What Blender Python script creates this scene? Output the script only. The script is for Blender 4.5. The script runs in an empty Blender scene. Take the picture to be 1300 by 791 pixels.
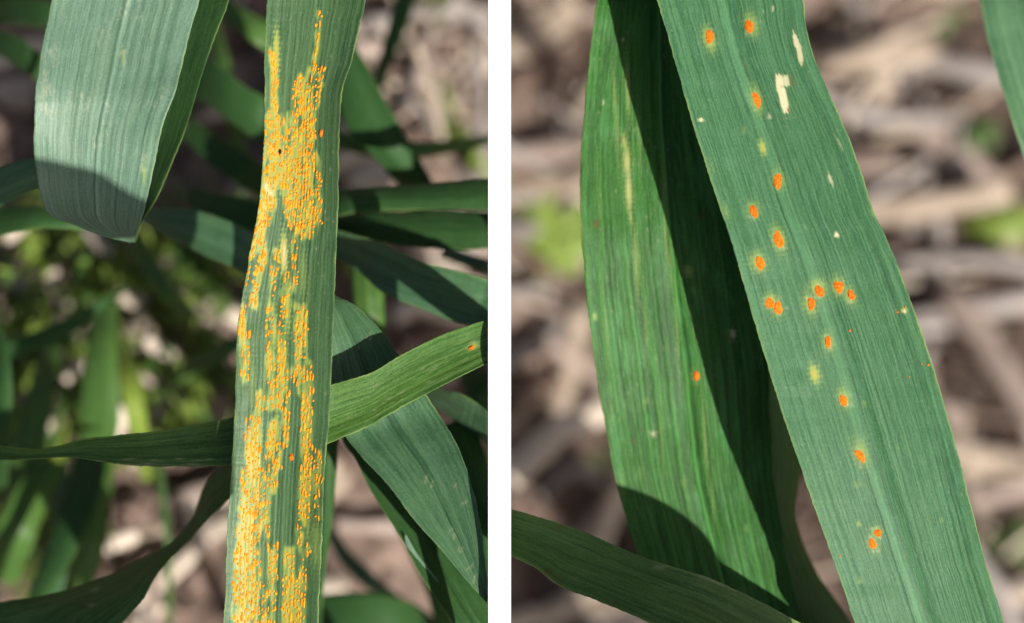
import bpy, math, random
import numpy as np
from mathutils import Vector, Matrix, noise

random.seed(7); rng = np.random.default_rng(7)
sc = bpy.context.scene
col = sc.collection

# ------------------------------------------------------------------ camera, sky, sun, exposure
TILT = math.radians(10.0)
CAM_H = 0.60
F0 = 0.300                 # distance to the leaves in focus
MM = 0.0001                # one photo pixel at that distance, metres
CX, CY = 650.0, 395.5
cam_d = bpy.data.cameras.new('camera'); cam = bpy.data.objects.new('camera', cam_d); col.objects.link(cam)
cam.location = (0, 0, CAM_H); cam.rotation_euler = (TILT, 0, 0)
cam_d.sensor_width = 36.0; cam_d.sensor_fit = 'HORIZONTAL'
cam_d.lens = 36.0 * F0 / (1300 * MM)
cam_d.clip_start = 0.005; cam_d.clip_end = 500
cam_d.dof.use_dof = True; cam_d.dof.focus_distance = 0.3015
cam_d.dof.aperture_fstop = cam_d.lens / 7.2
sc.camera = cam

RIGHT = np.array([1.0, 0, 0]); UP = np.array([0, math.cos(TILT), math.sin(TILT)]); BACK = np.array([0, -math.sin(TILT), math.cos(TILT)])
CAMP = np.array([0, 0, CAM_H])
S = np.array([0.55, -0.40, 1.0])       # towards the sun, in camera axes
sun_dir = Vector(S[0] * RIGHT + S[1] * UP + S[2] * BACK).normalized()

world = bpy.data.worlds.new('World'); sc.world = world; world.use_nodes = True
wn = world.node_tree.nodes; wl = world.node_tree.links
sky = wn.new('ShaderNodeTexSky'); sky.sky_type = 'NISHITA'; sky.sun_disc = False; sky.dust_density = 4.0; sky.ozone_density = 0.4
sky.sun_elevation = math.asin(sun_dir.z); sky.sun_rotation = math.atan2(sun_dir.x, sun_dir.y)
bg = wn['Background']; bg.inputs['Strength'].default_value = 0.052
wl.new(sky.outputs[0], bg.inputs[0])
sun_d = bpy.data.lights.new('sun', 'SUN'); sun_d.energy = 4.5; sun_d.angle = math.radians(0.5); sun_d.color = (1.0, 0.95, 0.87)
sun = bpy.data.objects.new('sun', sun_d); col.objects.link(sun)
sun.rotation_euler = sun_dir.to_track_quat('Z', 'Y').to_euler(); sun.location = (0.5, -0.5, 2)
vs = sc.view_settings; vs.view_transform = 'Standard'; vs.look = 'None'; vs.exposure = 0.75; vs.gamma = 1.0
sc.render.engine = 'CYCLES'; sc.cycles.use_denoising = True
sc.cycles.max_bounces = 8; sc.cycles.transmission_bounces = 4

# ------------------------------------------------------------------ helpers
def P(px, py, d):
    """photo pixel + distance along the view axis -> world point(s)"""
    px = np.asarray(px, float); py = np.asarray(py, float); d = np.asarray(d, float)
    x = (px - CX) * MM / F0 * d; y = -(py - CY) * MM / F0 * d
    return CAMP + x[..., None] * RIGHT + y[..., None] * UP - d[..., None] * BACK

def sstep(a, b, x):
    t = min(1, max(0, (x - a) / (b - a))); return t * t * (3 - 2 * t)

BANK = 0.148
def ground_h(x, y, fine=True):
    h = BANK * (1 - sstep(-0.032, 0.034, x)) * sstep(-0.34, -0.22, x)
    if abs(x) < 0.6 and abs(y) < 0.6:
        h += 0.010 * noise.noise((x * 14, y * 14, 1.7)) + 0.006 * noise.noise((x * 40, y * 40, 5.1))
        if fine: h += 0.003 * noise.noise((x * 110, y * 110, 9.3)) + 0.0015 * noise.noise((x * 300, y * 300, 2.2))
    else:
        h += 0.02 * noise.noise((x * 2, y * 2, 1.7))
    return h

def ray(px, py):
    v = (px - CX) * MM / F0 * RIGHT - (py - CY) * MM / F0 * UP - BACK
    return v
def ground_d(px, py):
    v = ray(px, py); lo = 0.3
    d = lo
    while d < 1.5:
        p = CAMP + v * d
        if p[2] <= ground_h(p[0], p[1], False): return d
        d += 0.004
    return d
def PG(px, py, lift=0.0):
    return P(px, py, ground_d(px, py) - lift)

def tag(o, label=None, cat=None, group=None, kind=None):
    if label: o['label'] = label
    if cat: o['category'] = cat
    if group: o['group'] = group
    if kind: o['kind'] = kind
    return o
def empty(name, loc):
    o = bpy.data.objects.new(name, None); col.objects.link(o); o.location = loc; o.empty_display_size = 0.005
    return o
def mesh_np(name, verts, quads, smooth=True, tris=None):
    me = bpy.data.meshes.new(name)
    verts = np.asarray(verts, np.float32); quads = np.asarray(quads, np.int32).reshape(-1, 4)
    nt = 0 if tris is None else len(tris)
    me.vertices.add(len(verts)); me.vertices.foreach_set('co', verts.ravel())
    nq = len(quads); me.loops.add(nq * 4 + nt * 3); me.polygons.add(nq + nt)
    li = quads.ravel(); ls = np.arange(nq) * 4; lt = np.full(nq, 4)
    if nt:
        tr = np.asarray(tris, np.int32); li = np.concatenate([li, tr.ravel()])
        ls = np.concatenate([ls, nq * 4 + np.arange(nt) * 3]); lt = np.concatenate([lt, np.full(nt, 3)])
    me.loops.foreach_set('vertex_index', li.astype(np.int32))
    me.polygons.foreach_set('loop_start', ls.astype(np.int32)); me.polygons.foreach_set('loop_total', lt.astype(np.int32))
    me.polygons.foreach_set('use_smooth', np.full(nq + nt, smooth))
    me.update(calc_edges=True); me.validate()
    return me
def obj(name, me, mat, parent=None, loc=None):
    o = bpy.data.objects.new(name, me); col.objects.link(o)
    if mat is not None and not me.materials: me.materials.append(mat)
    if parent is not None: o.parent = parent
    if loc is not None: o.location = loc
    return o

# ------------------------------------------------------------------ materials
class NT:
    def __init__(s, name):
        s.m = bpy.data.materials.new(name); s.m.use_nodes = True
        s.t = s.m.node_tree; s.t.nodes.clear()
        s.out = s.n('ShaderNodeOutputMaterial')
    def n(s, kind, **kw):
        nd = s.t.nodes.new(kind)
        for k, v in kw.items():
            if k in nd.inputs: s.set(nd.inputs[k], v)
            else: setattr(nd, k, v)
        return nd
    def set(s, inp, v):
        if isinstance(v, bpy.types.NodeSocket): s.t.links.new(v, inp)
        else: inp.default_value = v
    def math(s, op, a, b=0.0, clamp=False):
        nd = s.n('ShaderNodeMath', operation=op, use_clamp=clamp); s.set(nd.inputs[0], a); s.set(nd.inputs[1], b); return nd.outputs[0]
    def mix(s, f, a, b, mode='MIX'):
        nd = s.n('ShaderNodeMix', data_type='RGBA', blend_type=mode); nd.clamp_factor = True
        s.set(nd.inputs[0], f); s.set(nd.inputs[6], a if not isinstance(a, tuple) else (*a[:3], 1)); s.set(nd.inputs[7], b if not isinstance(b, tuple) else (*b[:3], 1))
        return nd.outputs[2]
    def ramp(s, f, a, b):
        nd = s.n('ShaderNodeMapRange', interpolation_type='SMOOTHSTEP'); nd.inputs[1].default_value = a; nd.inputs[2].default_value = b
        s.set(nd.inputs[0], f); return nd.outputs[0]
    def noise(s, vec, scale, detail=3, rough=0.55):
        nd = s.n('ShaderNodeTexNoise'); nd.inputs['Scale'].default_value = scale; nd.inputs['Detail'].default_value = detail
        nd.inputs['Roughness'].default_value = rough; s.set(nd.inputs['Vector'], vec); return nd.outputs['Fac']
    def scale(s, vec, sc3, off=(0, 0, 0)):
        nd = s.n('ShaderNodeMapping'); s.set(nd.inputs['Vector'], vec); nd.inputs['Scale'].default_value = sc3; nd.inputs['Location'].default_value = off
        return nd.outputs[0]

def leaf_material(name, dark, light, gloss=0.45, spec=0.35, trans=0.2, blot=0.35, seed=0.0, bump=0.5, edge=(0.20, 0.29, 0.08), trans_col=None, mottle=0.0, vf=2.3):
    t = NT(name)
    uv = t.n('ShaderNodeUVMap', uv_map='UVMap').outputs[0]
    off = (seed, seed * 1.7, 0)
    n1 = t.noise(t.scale(uv, (vf, 0.03, 1), off), 1.0, 3, 0.7)        # vein bands
    n2 = t.noise(t.scale(uv, (5.5, 0.5, 1), off), 1.0, 3, 0.6)         # fibres
    n3 = t.noise(t.scale(uv, (0.30, 0.07, 1), off), 1.0, 3)        # blotches
    n4 = t.noise(t.scale(uv, (4.6, 3.2, 1), off), 1.0, 2, 0.6)         # cell grain
    a = t.math('ADD', t.math('MULTIPLY', n1, 0.65), t.math('MULTIPLY', n2, 0.35))
    c = t.mix(t.ramp(a, 0.38, 0.60), dark, light)
    c2 = t.mix(t.ramp(n3, 0.35, 0.7), c, tuple(0.55 * x for x in dark) if blot < 0 else tuple(0.5 * (x + y) * m for x, y, m in zip(dark, light, (1.25, 1.12, 0.75))))
    c = t.mix(abs(blot), c, c2)
    c = t.mix(t.math('MULTIPLY', t.ramp(n4, 0.54, 0.74), 0.30), c, tuple(min(1, x * 1.5 + 0.03) for x in light))
    c = t.mix(t.math('MULTIPLY', t.ramp(n4, 0.46, 0.28), 0.45), c, tuple(0.7 * x for x in dark))
    if mottle:
        n5 = t.noise(t.scale(uv, (0.55, 0.10, 1), (seed + 4, seed, 0)), 1.0, 5, 0.65); n6 = t.noise(t.scale(uv, (1.6, 0.06, 1), (seed + 9, seed, 0)), 1.0, 3, 0.6)
        c = t.mix(t.math('MULTIPLY', t.ramp(n5, 0.50, 0.66), mottle), c, tuple(min(1, x * 1.25 + y) for x, y in zip(light, (0.008, 0.015, 0.025))))
        c = t.mix(t.math('MULTIPLY', t.ramp(n6, 0.52, 0.64), mottle * 0.9), c, tuple(0.72 * x for x in dark))
    def at(nm): return t.n('ShaderNodeAttribute', attribute_name=nm).outputs['Fac']
    v = at('vein')
    c = t.mix(t.math('MULTIPLY', v, 1.0, True), c, tuple(min(1, x * 1.9 + 0.02) for x in light))
    c = t.mix(t.math('MULTIPLY', v, -1.0, True), c, tuple(0.42 * x for x in dark))
    ch = at('chlorosis'); gr = t.math('MULTIPLY', ch, t.math('ADD', t.math('MULTIPLY', n2, 0.9), 0.55))
    c = t.mix(t.ramp(gr, 0.03, 0.75), c, (0.195, 0.275, 0.07))
    c = t.mix(t.ramp(gr, 0.45, 1.05), c, (0.37, 0.30, 0.045))
    c = t.mix(at('scar'), c, (0.52, 0.48, 0.30))
    c = t.mix(at('stain'), c, (0.10, 0.045, 0.012))
    c = t.mix(at('rim'), c, edge)
    h = t.math('ADD', t.math('MULTIPLY', n1, 0.8), t.math('ADD', t.math('MULTIPLY', n2, 0.5), t.math('MULTIPLY', n4, 0.22)))
    bp = t.n('ShaderNodeBump'); bp.inputs['Strength'].default_value = bump; bp.inputs['Distance'].default_value = 0.00016; t.set(bp.inputs['Height'], h)
    pb = t.n('ShaderNodeBsdfPrincipled'); t.set(pb.inputs['Base Color'], c); pb.inputs['Roughness'].default_value = gloss
    pb.inputs['Specular IOR Level'].default_value = spec; t.set(pb.inputs['Normal'], bp.outputs[0])
    tr = t.n('ShaderNodeBsdfTranslucent'); t.set(tr.inputs['Color'], t.mix(1.0, c, trans_col or (0.9, 1.0, 0.35), 'MULTIPLY'))
    mx = t.n('ShaderNodeMixShader'); mx.inputs[0].default_value = trans
    t.t.links.new(pb.outputs[0], mx.inputs[1]); t.t.links.new(tr.outputs[0], mx.inputs[2]); t.t.links.new(mx.outputs[0], t.out.inputs[0])
    return t.m

def plain_material(name, a, b, scale=(1, 1, 1), freq=400.0, rough=0.7, spec=0.2, bump=0.3, bdist=0.0003, obj_rand=0.0, detail=4, world=False, low_shade=None):
    t = NT(name)
    g = t.n('ShaderNodeNewGeometry').outputs['Position'] if world else t.n('ShaderNodeTexCoord').outputs['Object']
    n = t.noise(t.scale(g, scale), freq, detail)
    c = t.mix(t.ramp(n, 0.3, 0.7), a, b)
    if low_shade:
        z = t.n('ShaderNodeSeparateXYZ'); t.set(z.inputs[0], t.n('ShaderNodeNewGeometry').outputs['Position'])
        c = t.mix(t.ramp(z.outputs[2], 0.10, 0.03), c, t.mix(0.5, c, low_shade))  # low soil darkened: shade of the gaps in the litter put into colour
    if obj_rand:
        r = t.n('ShaderNodeObjectInfo').outputs['Random']
        hs = t.n('ShaderNodeHueSaturation'); t.set(hs.inputs['Color'], c)
        t.set(hs.inputs['Value'], t.math('ADD', t.math('MULTIPLY', r, obj_rand), 1 - obj_rand / 2)); c = hs.outputs[0]
    bp = t.n('ShaderNodeBump'); bp.inputs['Strength'].default_value = bump; bp.inputs['Distance'].default_value = bdist; t.set(bp.inputs['Height'], n)
    pb = t.n('ShaderNodeBsdfPrincipled'); t.set(pb.inputs['Base Color'], c); pb.inputs['Roughness'].default_value = rough
    pb.inputs['Specular IOR Level'].default_value = spec; t.set(pb.inputs['Normal'], bp.outputs[0]); t.t.links.new(pb.outputs[0], t.out.inputs[0])
    return t.m

M = {}
M['rust']   = leaf_material('rusted_leaf', (0.032, 0.080, 0.030), (0.068, 0.136, 0.058), spec=0.25, seed=3.1, trans=0.15, blot=0.3, bump=0.45)
M['blue']   = leaf_material('blue_green_leaf', (0.068, 0.142, 0.090), (0.128, 0.212, 0.148), seed=8.4, gloss=0.5, trans=0.12, blot=0.2, bump=0.32)
M['waxy']   = leaf_material('waxy_leaf', (0.021, 0.087, 0.034), (0.060, 0.156, 0.070), seed=5.7, gloss=0.5, spec=0.18, trans=0.12, blot=0.2, bump=0.4, mottle=0.12, vf=3.4)
M['fresh']  = leaf_material('fresh_leaf', (0.008, 0.060, 0.004), (0.036, 0.148, 0.022), seed=1.3, gloss=0.5, spec=0.22, trans=0.2, blot=0.5, bump=0.8, mottle=0.6)
M['bright'] = leaf_material('bright_leaf', (0.026, 0.088, 0.012), (0.085, 0.175, 0.038), seed=6.2, gloss=0.45, spec=0.3, trans=0.2, blot=0.4, bump=0.7, mottle=0.35)
M['sage']   = leaf_material('sage_leaf', (0.034, 0.098, 0.044), (0.076, 0.162, 0.080), seed=2.9, gloss=0.48, trans=0.15, blot=0.3, bump=0.45)
M['deep_shade']   = leaf_material('shaded_green_leaf', (0.017, 0.056, 0.015), (0.036, 0.092, 0.028), seed=4.4, gloss=0.55, spec=0.14, trans=0.12, blot=0.3, bump=0.4)  # darker copy of the leaf green: shade on shaded leaves put into colour
M['grass']  = leaf_material('grass_leaf', (0.050, 0.125, 0.024), (0.100, 0.205, 0.048), seed=7.7, gloss=0.45, trans=0.35, blot=0.4, bump=0.3)
M['lime']   = leaf_material('lime_leaf', (0.150, 0.235, 0.030), (0.250, 0.350, 0.070), seed=9.2, gloss=0.5, trans=0.35, blot=0.4, bump=0.3)
M['spore']  = plain_material('yellow_orange_spores', (0.48, 0.150, 0.005), (0.68, 0.310, 0.020), freq=2600, rough=0.85, spec=0.1, bump=0.8, bdist=0.00012, obj_rand=0.3, world=True)
M['spore_r'] = plain_material('orange_red_spores', (0.44, 0.085, 0.004), (0.62, 0.165, 0.012), freq=3000, rough=0.85, spec=0.1, bump=1.0, bdist=0.0002, obj_rand=0.25, world=True)
M['speck']  = plain_material('dark_speck', (0.015, 0.010, 0.006), (0.03, 0.02, 0.012), freq=3000)
M['white']  = plain_material('divider_white', (0.86, 0.86, 0.85), (0.88, 0.88, 0.87), freq=300, rough=0.5, spec=0.3, bump=0.05)
M['soil']   = plain_material('soil', (0.080, 0.056, 0.045), (0.260, 0.190, 0.155), freq=120, rough=0.95, spec=0.1, bump=0.8, bdist=0.002, detail=8, low_shade=(0.012, 0.008, 0.006))
M['clod']   = plain_material('soil_crumb', (0.09, 0.062, 0.052), (0.25, 0.18, 0.15), freq=350, rough=0.95, spec=0.1, bump=0.8, bdist=0.001, low_shade=(0.03, 0.02, 0.016))
straw_cols = {'pale': ((0.42, 0.345, 0.27), (0.60, 0.51, 0.42)), 'tan': ((0.25, 0.195, 0.145), (0.41, 0.335, 0.265)),
              'pink': ((0.21, 0.16, 0.135), (0.35, 0.28, 0.24)), 'grey': ((0.19, 0.165, 0.15), (0.32, 0.285, 0.265)), 'brown': ((0.085, 0.055, 0.042), (0.19, 0.13, 0.10))}
for k, (a, b) in straw_cols.items():
    M[k] = plain_material(k + '_straw', a, b, scale=(1, 1, 0.12), freq=700, rough=0.6, spec=0.3, bump=0.4, bdist=0.0005, obj_rand=0.25)

# ------------------------------------------------------------------ the setting: soil with a furrow bank
def build_ground():
    n = 340
    s = np.linspace(-1, 1, n); ax = np.sign(s) * (0.30 * np.abs(s) + 25.0 * np.abs(s) ** 14)
    V = np.zeros((n, n, 3))
    for j in range(n):
        for i in range(n):
            V[j, i] = (ax[i], ax[j] + 0.05, ground_h(ax[i], ax[j] + 0.05))
    idx = np.arange(n * n).reshape(n, n)
    q = np.stack([idx[:-1, :-1], idx[:-1, 1:], idx[1:, 1:], idx[1:, :-1]], -1).reshape(-1, 4)
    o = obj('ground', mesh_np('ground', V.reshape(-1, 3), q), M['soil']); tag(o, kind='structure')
build_ground()

# ------------------------------------------------------------------ leaf builder
def catmull(pts, n):
    pts = np.asarray(pts, float)
    if len(pts) == 2: return pts[0] + (pts[1] - pts[0]) * np.linspace(0, 1, n)[:, None]
    seg = np.r_[0, np.cumsum(np.sqrt(((pts[1:, :2] - pts[:-1, :2]) ** 2).sum(1)) + 1e-6)]
    t = np.linspace(0, seg[-1], n); out = np.zeros((n, pts.shape[1]))
    m = np.zeros_like(pts)                                   # finite-difference tangents
    m[1:-1] = (pts[2:] - pts[:-2]) / (seg[2:] - seg[:-2])[:, None]
    m[0] = (pts[1] - pts[0]) / (seg[1] - seg[0]); m[-1] = (pts[-1] - pts[-2]) / (seg[-1] - seg[-2])
    k = np.clip(np.searchsorted(seg, t, 'right') - 1, 0, len(pts) - 2)
    h = (seg[k + 1] - seg[k]); u = ((t - seg[k]) / h)[:, None]; h = h[:, None]
    return ((2 * u**3 - 3 * u**2 + 1) * pts[k] + (u**3 - 2 * u**2 + u) * h * m[k] + (-2 * u**3 + 3 * u**2) * pts[k + 1] + (u**3 - u**2) * h * m[k + 1])

def smooth_noise(n, step, r):
    k = max(2, int(n / step) + 2); a = r.normal(size=k); t = np.linspace(0, k - 1, n); f = t - np.floor(t)
    return np.interp(np.floor(t) + f * f * (3 - 2 * f), np.arange(k), a)

class Leaf: pass
def leaf(name, stations, mat, label=None, group=None, nu=40, nv=160, cup=0.0012, tilt=0.0, thick=0.00018, ridges=26, ridge=0.00004,
         veins=(), keel=0.0, rim=0.5, serr=0.5, wave=0.0, seed=1, parent=None, base=None, as_part=None, cat='leaf', wrinkle=0.0):
    """stations: rows of (left px, left py, right px, right py, distance[, roll])"""
    r = np.random.default_rng(seed)
    st = np.array([list(s) + [0.0] * (6 - len(s)) for s in stations], float)
    cs = np.c_[(st[:, 0] + st[:, 2]) / 2, (st[:, 1] + st[:, 3]) / 2, st]
    # spacing in pixels and depth together
    k = np.sqrt((np.diff(cs[:, :2], axis=0) ** 2).sum(1) + (np.diff(st[:, 4]) * 2000) ** 2) + 1e-6
    par = np.c_[np.r_[0, np.cumsum(k)], np.zeros(len(st)), st]
    c = catmull(par, nv)[:, 2:]
    u = np.linspace(0, 1, nu)
    L = c[:, 0:2].copy(); R = c[:, 2:4].copy()
    w = np.sqrt(((R - L) ** 2).sum(1)); dirv = (R - L) / np.maximum(w, 1e-6)[:, None]
    amp = np.minimum(1, w / 30)
    L += dirv * (amp * (serr * (0.5 * smooth_noise(nv, 1.5, r) + 0.7 * smooth_noise(nv, 9, r))))[:, None]
    R += dirv * (amp * (serr * (0.5 * smooth_noise(nv, 1.5, r) + 0.7 * smooth_noise(nv, 9, r))))[:, None]
    PX = L[:, None, 0] + u[None] * (R - L)[:, None, 0]; PY = L[:, None, 1] + u[None] * (R - L)[:, None, 1]
    prof = np.zeros(nu)
    if ridges:
        for q in range(ridges):
            cu = (q + 0.5 + r.uniform(-0.25, 0.25)) / ridges
            prof += r.uniform(0.4, 1.0) * np.exp(-((u - cu) * ridges / 0.28) ** 2)
    vein = np.zeros((nv, nu))
    for (vu, sg, s_) in veins:
        wob = vu + 0.004 * smooth_noise(nv, 60, r)
        g = np.exp(-((u[None] - wob[:, None]) / sg) ** 2); fade = np.clip(0.85 + 0.25 * smooth_noise(nv, 25, r), 0.2, 1.3)[:, None]
        vein += s_ * g * fade
    D = c[:, 4][:, None] + cup * ((2 * u - 1) ** 2)[None] * amp[:, None] + tilt * (u - 0.5)[None] * amp[:, None] + c[:, 5][:, None] * (u - 0.5)[None]
    D = D + keel * np.exp(-((u - 0.5) / 0.05) ** 2)[None] - ridge * prof[None] * amp[:, None] + 0.00006 * np.clip(-vein, 0, 1) - 0.00004 * np.clip(vein, 0, 1)
    und = np.array([smooth_noise(nv, max(2, nv * 22 / (par[-1, 0] + 1)), r) for _ in range(7)]).T
    D = D + 0.00003 * np.array([np.interp(u * 6, np.arange(7), row) for row in und]) * amp[:, None]
    if wave:
        D = D + wave * (smooth_noise(nv, nv / 7, r)[:, None] * (u - 0.5)[None] * 2)
    if wrinkle:
        ln = smooth_noise(nv, nv / 16, r); D = D + wrinkle * ln[:, None] * np.abs(2 * u - 1)[None] ** 3
    F = P(PX, PY, D)                      # front face
    N = np.cross(np.gradient(F, axis=1), np.gradient(F, axis=0)); N /= np.linalg.norm(N, axis=2, keepdims=True) + 1e-12
    if (N[nv // 2, nu // 2] @ BACK) < 0: N = -N
    taper = np.minimum(1, np.minimum(u, 1 - u) / 0.04 + 0.25)[None, :, None]
    B = F - N * thick * taper
    if base is None: base = F[-1, nu // 2] if F[-1, nu // 2, 2] < F[0, nu // 2, 2] else F[0, nu // 2]
    V = np.concatenate([F.reshape(-1, 3), B.reshape(-1, 3)]) - base
    idx = np.arange(nv * nu).reshape(nv, nu); o2 = nv * nu
    fq = np.stack([idx[:-1, :-1], idx[1:, :-1], idx[1:, 1:], idx[:-1, 1:]], -1).reshape(-1, 4)
    bq = fq[:, ::-1] + o2
    def strip(a): return np.stack([a[:-1], a[1:], a[1:] + o2, a[:-1] + o2], -1)
    rims = np.concatenate([strip(idx[:, 0])[:, ::-1], strip(idx[:, -1]), strip(idx[0])  , strip(idx[-1])[:, ::-1]])
    me = mesh_np(name, V, np.concatenate([fq, bq, rims]))
    # uv in millimetres
    wmm = max(2.0, float(np.mean(w)) * 0.1); ym = np.r_[0, np.cumsum(np.linalg.norm(np.diff(F[:, nu // 2], axis=0), axis=1))] * 1000
    UV = np.stack([np.broadcast_to(u[None] * wmm, (nv, nu)), np.broadcast_to(ym[:, None], (nv, nu))], -1).reshape(-1, 2); UV = np.concatenate([UV, UV])
    uvl = me.uv_layers.new(name='UVMap'); li = np.zeros(len(me.loops), np.int32); me.loops.foreach_get('vertex_index', li)
    uvl.data.foreach_set('uv', UV[li].astype(np.float32).ravel())
    lf = Leaf(); lf.PX, lf.PY, lf.F, lf.N, lf.nu, lf.nv, lf.me, lf.base = PX, PY, F, N, nu, nv, me, Vector(base)
    wpx = np.maximum(w, 1)[:, None]
    edge = np.exp(-(np.minimum(u, 1 - u)[None] * wpx / 1.5) ** 2) * rim * np.clip(0.55 + 0.4 * smooth_noise(nv, 12, r), 0.1, 1)[:, None]
    lf.att = {'vein': vein, 'rim': edge, 'chlorosis': np.zeros((nv, nu)), 'scar': np.zeros((nv, nu)), 'stain': np.zeros((nv, nu))}
    if as_part:
        lf.root = parent; lf.blade = obj(as_part, me, mat, parent); lf.blade.location = Vector(base) - parent.location
    else:
        lf.root = empty(name, Vector(base)); lf.blade = obj('blade', me, mat, lf.root)
        tag(lf.root, label, cat, group)
    return lf
def finish(lf):
    for k, a in lf.att.items():
        at = lf.me.attributes.new(k, 'FLOAT', 'POINT'); a = a.reshape(-1).astype(np.float32); at.data.foreach_set('value', np.concatenate([a, a]))
def splat(lf, att, px, py, hw, hl, strength, ang=0.0, hard=1.0, rough=0.0, r=rng):
    """paint a blotch of pigment with its own outline on a leaf, half width hw, half length hl (px), long axis turned ang from vertical"""
    dx, dy = lf.PX - px, lf.PY - py
    a = dx * math.cos(ang) - dy * math.sin(ang); b = dx * math.sin(ang) + dy * math.cos(ang)
    q = (a / hw) ** 2 + (b / hl) ** 2
    if rough: q = q * (1 + rough * np.sin(b * 0.9 + r.uniform(0, 6)) + rough * np.sin(a * 1.3 + b * 0.37 + r.uniform(0, 6)))
    g = np.exp(-np.maximum(q, 0) ** hard)
    lf.att[att] = np.maximum(lf.att[att], strength * g)

def rows(left, right, ds, ys):
    """stations on common picture rows from separately measured margins"""
    l = np.array(left, float); r_ = np.array(right, float); dd = np.array(ds, float)
    return [(np.interp(y, l[:, 1], l[:, 0]), y, np.interp(y, r_[:, 1], r_[:, 0]), y, np.interp(y, dd[:, 0], dd[:, 1])) for y in ys]

# rust pustules: low mounds with ragged outlines, meshes shared
def mound(seed, seg=10, rg=0.2):
    r = np.random.default_rng(seed); vs_ = []; rag = 1 + r.uniform(-rg, rg, seg)
    for (rad, z) in ((1.0, -0.15), (0.78, 0.55), (0.38, 0.92)):
        for k in range(seg):
            a = 2 * math.pi * k / seg; q = rad * rag[k] * (1 + r.uniform(-0.06, 0.06))
            vs_.append((q * math.cos(a), q * math.sin(a), z * (1 + r.uniform(-0.15, 0.15))))
    vs_.append((0, 0, 1.0)); q4 = []; t3 = []
    for ring in range(2):
        for k in range(seg):
            a, b = ring * seg + k, ring * seg + (k + 1) % seg; q4.append((a, b, b + seg, a + seg))
    for k in range(seg): t3.append((2 * seg + k, 2 * seg + (k + 1) % seg, 3 * seg))
    return np.array(vs_), np.array(q4), np.array(t3)
MOUNDS = [mound(s) for s in range(6)]; MOUNDS_R = [mound(s + 20, 12, 0.16) for s in range(6)]
def frame_at(lf, px, py):
    k = int(np.argmin((lf.PX - px) ** 2 + (lf.PY - py) ** 2)); j, i = divmod(k, lf.nu)
    j = min(max(j, 1), lf.nv - 2)
    p = Vector(lf.F[j, i]); T = Vector(lf.F[j + 1, i] - lf.F[j - 1, i]).normalized(); Nn = Vector(lf.N[j, i]); Bx = T.cross(Nn).normalized()
    return p, Bx, T, Nn
def pustule_matrix(lf, px, py, hw, hl, ht, twist=0.0):
    p, Bx, T, Nn = frame_at(lf, px, py)
    p = p - lf.base
    B2 = Bx * math.cos(twist) + T * math.sin(twist); T2 = T * math.cos(twist) - Bx * math.sin(twist)
    return Matrix(((B2.x * hw * MM, T2.x * hl * MM, Nn.x * ht * MM, p.x), (B2.y * hw * MM, T2.y * hl * MM, Nn.y * ht * MM, p.y), (B2.z * hw * MM, T2.z * hl * MM, Nn.z * ht * MM, p.z), (0, 0, 0, 1)))
def mound_meshes(mat, tagname, src=MOUNDS):
    out = []
    for v, q, t in src:
        me = mesh_np(tagname, v, q, True, t); me.materials.append(mat); out.append(me)
    return out
SP = mound_meshes(M['spore'], 'rust_pustule'); SR = mound_meshes(M['spore_r'], 'rust_pustule', MOUNDS_R)
def pustule(lf, px, py, hw, hl, ht, meshes, twist=0.0, k=None):
    o = bpy.data.objects.new('rust_pustule', meshes[k if k is not None else random.randrange(6)]); col.objects.link(o)
    o.parent = lf.root; o.matrix_basis = pustule_matrix(lf, px, py, hw, hl, ht, twist); return o

# ------------------------------------------------------------------ left group of leaves
# the leaf covered in rust
l2L = [(404, -420), (342, -60), (339, 0), (336, 68), (336, 154), (332, 222), (327, 270), (324, 287), (314, 338), (303, 403), (300, 451), (298, 520), (293, 606), (288, 684), (284, 791), (280, 900), (300, 1300)]
l2R = [(410, -420), (474, -60), (464, 0), (455, 41), (447, 75), (435, 116), (431, 164), (430, 222), (429, 270), (428, 294), (425, 373), (421, 465), (418, 530), (413, 561), (411, 616), (408, 698), (404, 791), (400, 900), (380, 1300)]
L2 = leaf('wheat_leaf', rows(l2L, l2R, [(-420, 0.335), (-60, 0.302), (200, 0.300), (500, 0.2995), (900, 0.302), (1300, 0.43)], [-420, -250, -120, -60, 0, 40, 75, 116, 160, 222, 270, 330, 403, 451, 520, 606, 684, 740, 791, 850, 930, 1100, 1300]),
          M['rust'], 'upright green leaf streaked with dense yellow-orange rust, crossed by a bare leaf', nu=111, nv=1250, cup=-0.0012, tilt=-0.0008, ridges=22, ridge=0.00005,
          veins=[(0.16, 0.012, -0.35), (0.30, 0.010, -0.35), (0.43, 0.010, -0.3), (0.55, 0.010, -0.45), (0.68, 0.012, -0.55), (0.80, 0.009, -0.35), (0.60, 0.03, 0.1), (0.88, 0.05, -0.15)], seed=21, wrinkle=0.0004, rim=0.75)
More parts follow.
